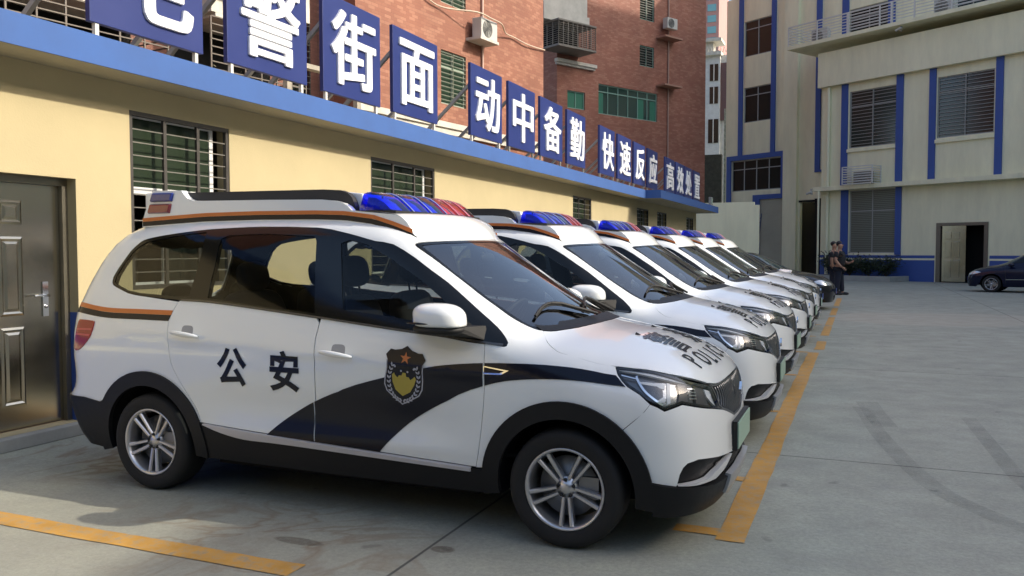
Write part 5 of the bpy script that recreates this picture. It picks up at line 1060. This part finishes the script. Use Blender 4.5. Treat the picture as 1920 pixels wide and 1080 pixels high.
def person(loc,rz,lab,armL,armR,lean=0.):
    p=empty('person',loc,rz,lab,'person','men standing at the end of the yard')
    V=[];E=[];Rd=[]
    def chain(pts,start=None):
        i0=start
        for c,r in pts:
            V.append(c); Rd.append(r); i=len(V)-1
            if i0 is not None: E.append((i0,i))
            i0=i
        return i0
    # body: facing +x, local y = left
    hip=chain([((0,0,.98),(.13,.15))]); mid=chain([((.02,0,1.12),(.12,.155)),((.03,0,1.28),(.125,.17)),((.01,0,1.42),(.11,.17))],hip); nk=chain([((.0,0,1.50),.075),((.015,0,1.56),.07)],mid); hd=chain([((.03,0,1.64),(.112,.094)),((.025,0,1.735),(.108,.094))],nk)
    for sgn,arm in ((1,armL),(-1,armR)):
        sh=chain([((.0,sgn*.185,1.44),.062)],mid); chain([(arm[0],.060),(arm[1],.047),(arm[2],.034)],sh)
    for sgn,fx in ((1,.08),(-1,-.05)): chain([((.0,sgn*.095,.90),.095),((.01+fx*.4,sgn*.105,.50),.062),((fx,sgn*.115,.09),.042),((fx+.15,sgn*.13,.035),.035)],hip)
    skinned('body',V,E,Rd,skin,p)
    V.clear();E.clear();Rd.clear()
    hip=chain([((0,0,.93),(.175,.195))]); mid=chain([((.02,0,1.10),(.170,.20)),((.03,0,1.28),(.172,.225)),((.01,0,1.42),(.145,.215))],hip); chain([((.005,0,1.50),.068)],mid)
    for sgn,arm in ((1,armL),(-1,armR)):
        sh=chain([((.0,sgn*.19,1.44),.075)],mid); e=Vector(arm[0]); s0=Vector((0,sgn*.19,1.44)); chain([(tuple(s0+(e-s0)*.78),.082)],sh)
    skinned('t_shirt',V,E,Rd,tee,p)
    V.clear();E.clear();Rd.clear()
    hip=chain([((0,0,.97),(.165,.185))])
    for sgn,fx in ((1,.08),(-1,-.05)): chain([((.0,sgn*.105,.84),.128),((.01+fx*.4,sgn*.112,.50),.102),((fx,sgn*.118,.09),.088)],hip)
    skinned('trousers',V,E,Rd,trou,p)
    k=MB()
    for sgn,fx in ((1,.08),(-1,-.05)): k.ico((fx+.075,sgn*.125,.045),1,3,fn=lambda q:Vector((q.x*.145,q.y*.052,max(q.z*.055,-.044))))
    k.build('shoes',shoe,p,recalc=False)
    k=MB(); k.ico((.008,0,1.735),1,3,fn=lambda q:Vector((q.x*.100-.020,q.y*.092,q.z*.092 if q.z>.25 or q.x<-.05 else .022+(q.z-.25)*.012)))
    k.build('hair',hairm,p,recalc=False)
    k=MB(); k.ico((.122,0,1.675),1,1,sc=(.018,.013,.022)); 
    for s in (-1,1): k.ico((.03,s*.078,1.68),1,1,sc=(.022,.01,.032))
    k.build('nose_and_ears',skin,p,recalc=False)
    k=MB()
    for s in (-1,1): k.ico((.107,s*.030,1.70),1,1,sc=(.008,.013,.006)); k.box((.104,s*.030-.018,1.718),(.114,s*.030+.018,1.724))
    k.box((.108,-.022,1.632),(.115,.022,1.637)); k.build('eyes_and_mouth',hairm,p,recalc=False)
    for sgn,arm in ((1,armL),(-1,armR)):
        w=Vector(arm[2]); d=(w-Vector(arm[1])).normalized(); a=d.orthogonal().normalized(); b=d.cross(a); k=MB()
        k.tube([w,w+d*.03,w+d*.075,w+d*.095],[.024,.034,.036,.026],8)
        for j,L in enumerate((.058,.068,.063,.048)): o=w+d*.085+a*(j-1.5)*.018; k.tube([o,o+d*L*.55,o+d*L*.9+b*.022],[.009,.0085,.006],6)
        o=w+d*.03+a*.03; k.tube([o,o+a*.025+d*.03,o+a*.03+d*.06],[.011,.010,.007],6); k.build('hand',skin,p,recalc=False)
    return p
person((-.60,30.2,0),R(-12),'man in black t-shirt and navy trousers standing with one forearm raised at the waist',((.04,.27,1.18),(.22,.20,1.06),(.34,.14,1.10)),((-.06,-.30,1.18),(.10,-.30,.99),(.17,-.26,.93)))
person((-.80,31.0,0),R(-8),'second man half hidden behind the man in the black t-shirt',((.0,.26,1.16),(.04,.27,.92),(.08,.27,.86)),((-.02,-.26,1.16),(.02,-.27,.92),(.06,-.27,.86)))
# ------------------------------------------------------------ the vans
van=build_van(); van.location=(-1.348,4.734,0)
G='white police vans parked in a row'
van['group']=G; van['category']='van'; van['label']='nearest white police van, its whole side in view with badge and black sweep'
pos=[(-1.340,7.215),(-1.365,9.635),(-1.373,12.155),(-1.400,14.565),(-1.415,17.02)]
nm=['second nearest white police van, directly behind the one in front','third white police van from the camera in the parked row','fourth white police van from the camera in the parked row','fifth white police van from the camera, second last of the row','farthest white police van of the row, beside the dark sedan']
for (x,y),l,a in zip(pos,nm,(.35,-.5,.6,-.3,.5)):
    c=copy_tree(van); c.location=(x,y,0); c.rotation_euler=(0,0,R(a)); c['label']=l
# ------------------------------------------------------------ dark saloon cars
def saloon(name,loc,rz,label,paint,group=None,lights=True):
    global SIDE,PLAN,TOP,NOSE,REAR,CREASE
    keep=(SIDE,PLAN,TOP,NOSE,REAR); CREASE=0.
    SIDE=pch([.12,.22,.35,.5,.65,.78,.86,.93,1.05,1.25,1.38,1.5],[.76,.80,.84,.86,.868,.862,.842,.80,.745,.655,.59,.53])
    PLAN=pch([-3.8,-3.4,-3.0,-2.0,-.8,0,.3,.6,.8],[.86,.91,.965,1.0,1.0,.99,.97,.94,.91])
    TOP=pch([-3.8,-3.45,-3.1,-2.75,-2.4,-2.0,-1.6,-1.3,-1.0,-.6,-.3,-.1,.1,.35,.6,.8,.95],[.90,.99,1.04,1.11,1.30,1.43,1.465,1.455,1.39,1.20,1.04,.975,.945,.895,.815,.70,.5])
    NOSE=pch([.1,.2,.35,.5,.62,.72,.8,.9],[.72,.82,.86,.865,.85,.80,.72,.55]); REAR=pch([.2,.3,.5,.7,.9,1.0,1.1],[-3.4,-3.52,-3.58,-3.55,-3.5,-3.45,-3.35])
    o=empty(name,loc,rz,label,'car',group)
    ar=arcA(-2.65,.36,172,8); af=arcA(0,.36,172,8)
    panel('body_shell',[(-3.942,.22),(-3.02,.22)]+ar+[(-2.28,.2),(-.37,.2)]+af+[(.42,.2),(1.142,.2),(1.142,1.662),(-3.0,1.662),(-3.942,1.662)],paint,o,sides=(-1,1),step=.07)
    for s in (-1,1):
        panel('side_glass',clean(cr([(-2.75,1.0),(-2.45,1.10),(-2.0,1.165),(-1.5,1.185),(-1.15,1.165),(-.75,1.07),(-.48,.985),(-.55,.968),(-1.4,.985),(-2.4,1.0)])),blkgloss,o,off=.003,sides=(s,),step=.06,flange=.003)
        panel('headlight',clean(cr([(.30,.715),(.42,.745),(.55,.74),(.70,.70),(.78,.655),(.70,.625),(.52,.63),(.38,.67)])),gl_lampsolid,o,off=.004,sides=(s,),step=.04,flange=.006)
        panel('door_line',[(-1.42,.95),(-1.42,.3),(-1.412,.3),(-1.412,.95)],washer,o,off=.002,sides=(s,),step=.1,flange=0); panel('door_line',[(-.42,.93),(-.46,.3),(-.452,.3),(-.412,.93)],washer,o,off=.002,sides=(s,),step=.1,flange=0)
        panel('handle',[(-1.30,.80),(-1.12,.80),(-1.12,.775),(-1.30,.775)],paint,o,off=.02,sides=(s,),step=.05,flange=.02)
        panel('side_trim',[(-2.2,.50),(-.45,.47),(-.45,.455),(-2.2,.485)],chrome,o,off=.006,sides=(s,),step=.08,flange=.006)
        for cx in (-2.65,0):
            put_wheel(o,cx,s*.745,.30,scale=.985); w=MB(); w.lathe([(.365,-.80),(.365,-.55),(.0,-.52)],32,c=(cx,0,.375)); me=w.mesh('wheel_well'); me=mirror_y(me) if s>0 else me; link('wheel_well',me,lining,o)
        k=MB(); k.ico((-.62,-.955,.985),1,2,fn=lambda p:Vector((p.x*.11,p.y*.09,p.z*.065))); k.bar((-.6,-.78,.95),(-.6,-.9,.97),.05); me=k.mesh('door_mirror'); me=mirror_y(me) if s>0 else me; link('door_mirror',me,paint,o)
    hw=[(-1.05,0),(-1.08,-.3),(-1.14,-.56),(-.62,-.69),(-.40,-.70),(-.20,-.5),(-.13,0)]; hw=cr(hw[:3])[:-1]+cr(hw[2:5])[:-1]+cr(hw[4:]); panel('windshield',clean(hw+[(a,-b) for a,b in hw[::-1][1:-1]]),M('car_glass',(.03,.05,.05),.04,spec=1.),o,chart='T',off=.003,step=.06,flange=.003)
    hl=[(.62,0),(.60,-.3),(.50,-.55),(.36,-.64),(-.12,-.74)]; ho=cr(hl); panel('hood_line',clean(ho+[(a-.012,b*.985) for a,b in ho[::-1]]),washer,o,chart='T',off=.002,sides=(-1,1),step=.04,flange=0)
    panel('grille',[(.92,.62),(1.142,.63),(1.142,.53),(.90,.53)],dk,o,off=.004,sides=(-1,1),step=.04,flange=.004); panel('lower_grille',[(.80,.36),(1.142,.37),(1.142,.25),(.84,.25)],washer,o,off=.004,sides=(-1,1),step=.04,flange=.004)
    pl=MB(); pl.box((.885,-.22,.40),(.892,.22,.53)); pl.build('number_plate',M('blue_plate',(.03,.08,.35),.4),o)
    SIDE,PLAN,TOP,NOSE,REAR=keep; return o
gl_lampsolid=M('lamp_solid',(.55,.57,.58),.08,metal=.6,coat=1.)
bp=M('black_paint',(.005,.0055,.008),.15,spec=.6); bl=M('midnight_paint',(.004,.006,.026),.2,spec=.35)
s1=saloon('black_saloon',(-1.62,20.05,0),0,'black saloon parked just beyond the last white van',bp,'dark cars beyond the vans')
s2=copy_tree(s1); s2.location=(-1.40,22.9,0); s2['label']='second black saloon mostly hidden behind the first black one'
saloon('blue_saloon',(4.63,34.75,0),R(163),'dark blue saloon at the right edge beside the steel door',bl)
k=MB()
for i in range(7): k.ico((random.uniform(-.16,.16),random.uniform(-.12,.12),random.uniform(0,.05)),random.uniform(.05,.10),2,sc=(1.5,1,.55),fn=lambda p:p+Vector((0,0,.02*math.sin(p.x*60+p.y*40))))
o=k.build('cloth_bundle',[M('white_cloth',(.65,.63,.64),.9)],None,recalc=False); o.location=(-1.60,20.2,.985); tag(o,'crumpled white and pink cloth lying on the black saloon bonnet','cloth')
for o in bpy.data.objects:
    if o.name.startswith('casing') and o.parent and 'cage' in o.parent.get('label',''):
        o.data.materials.clear(); o.data.materials.append(M('old_ac_grey',(.22,.22,.19),.6,var=.2,scale=6))
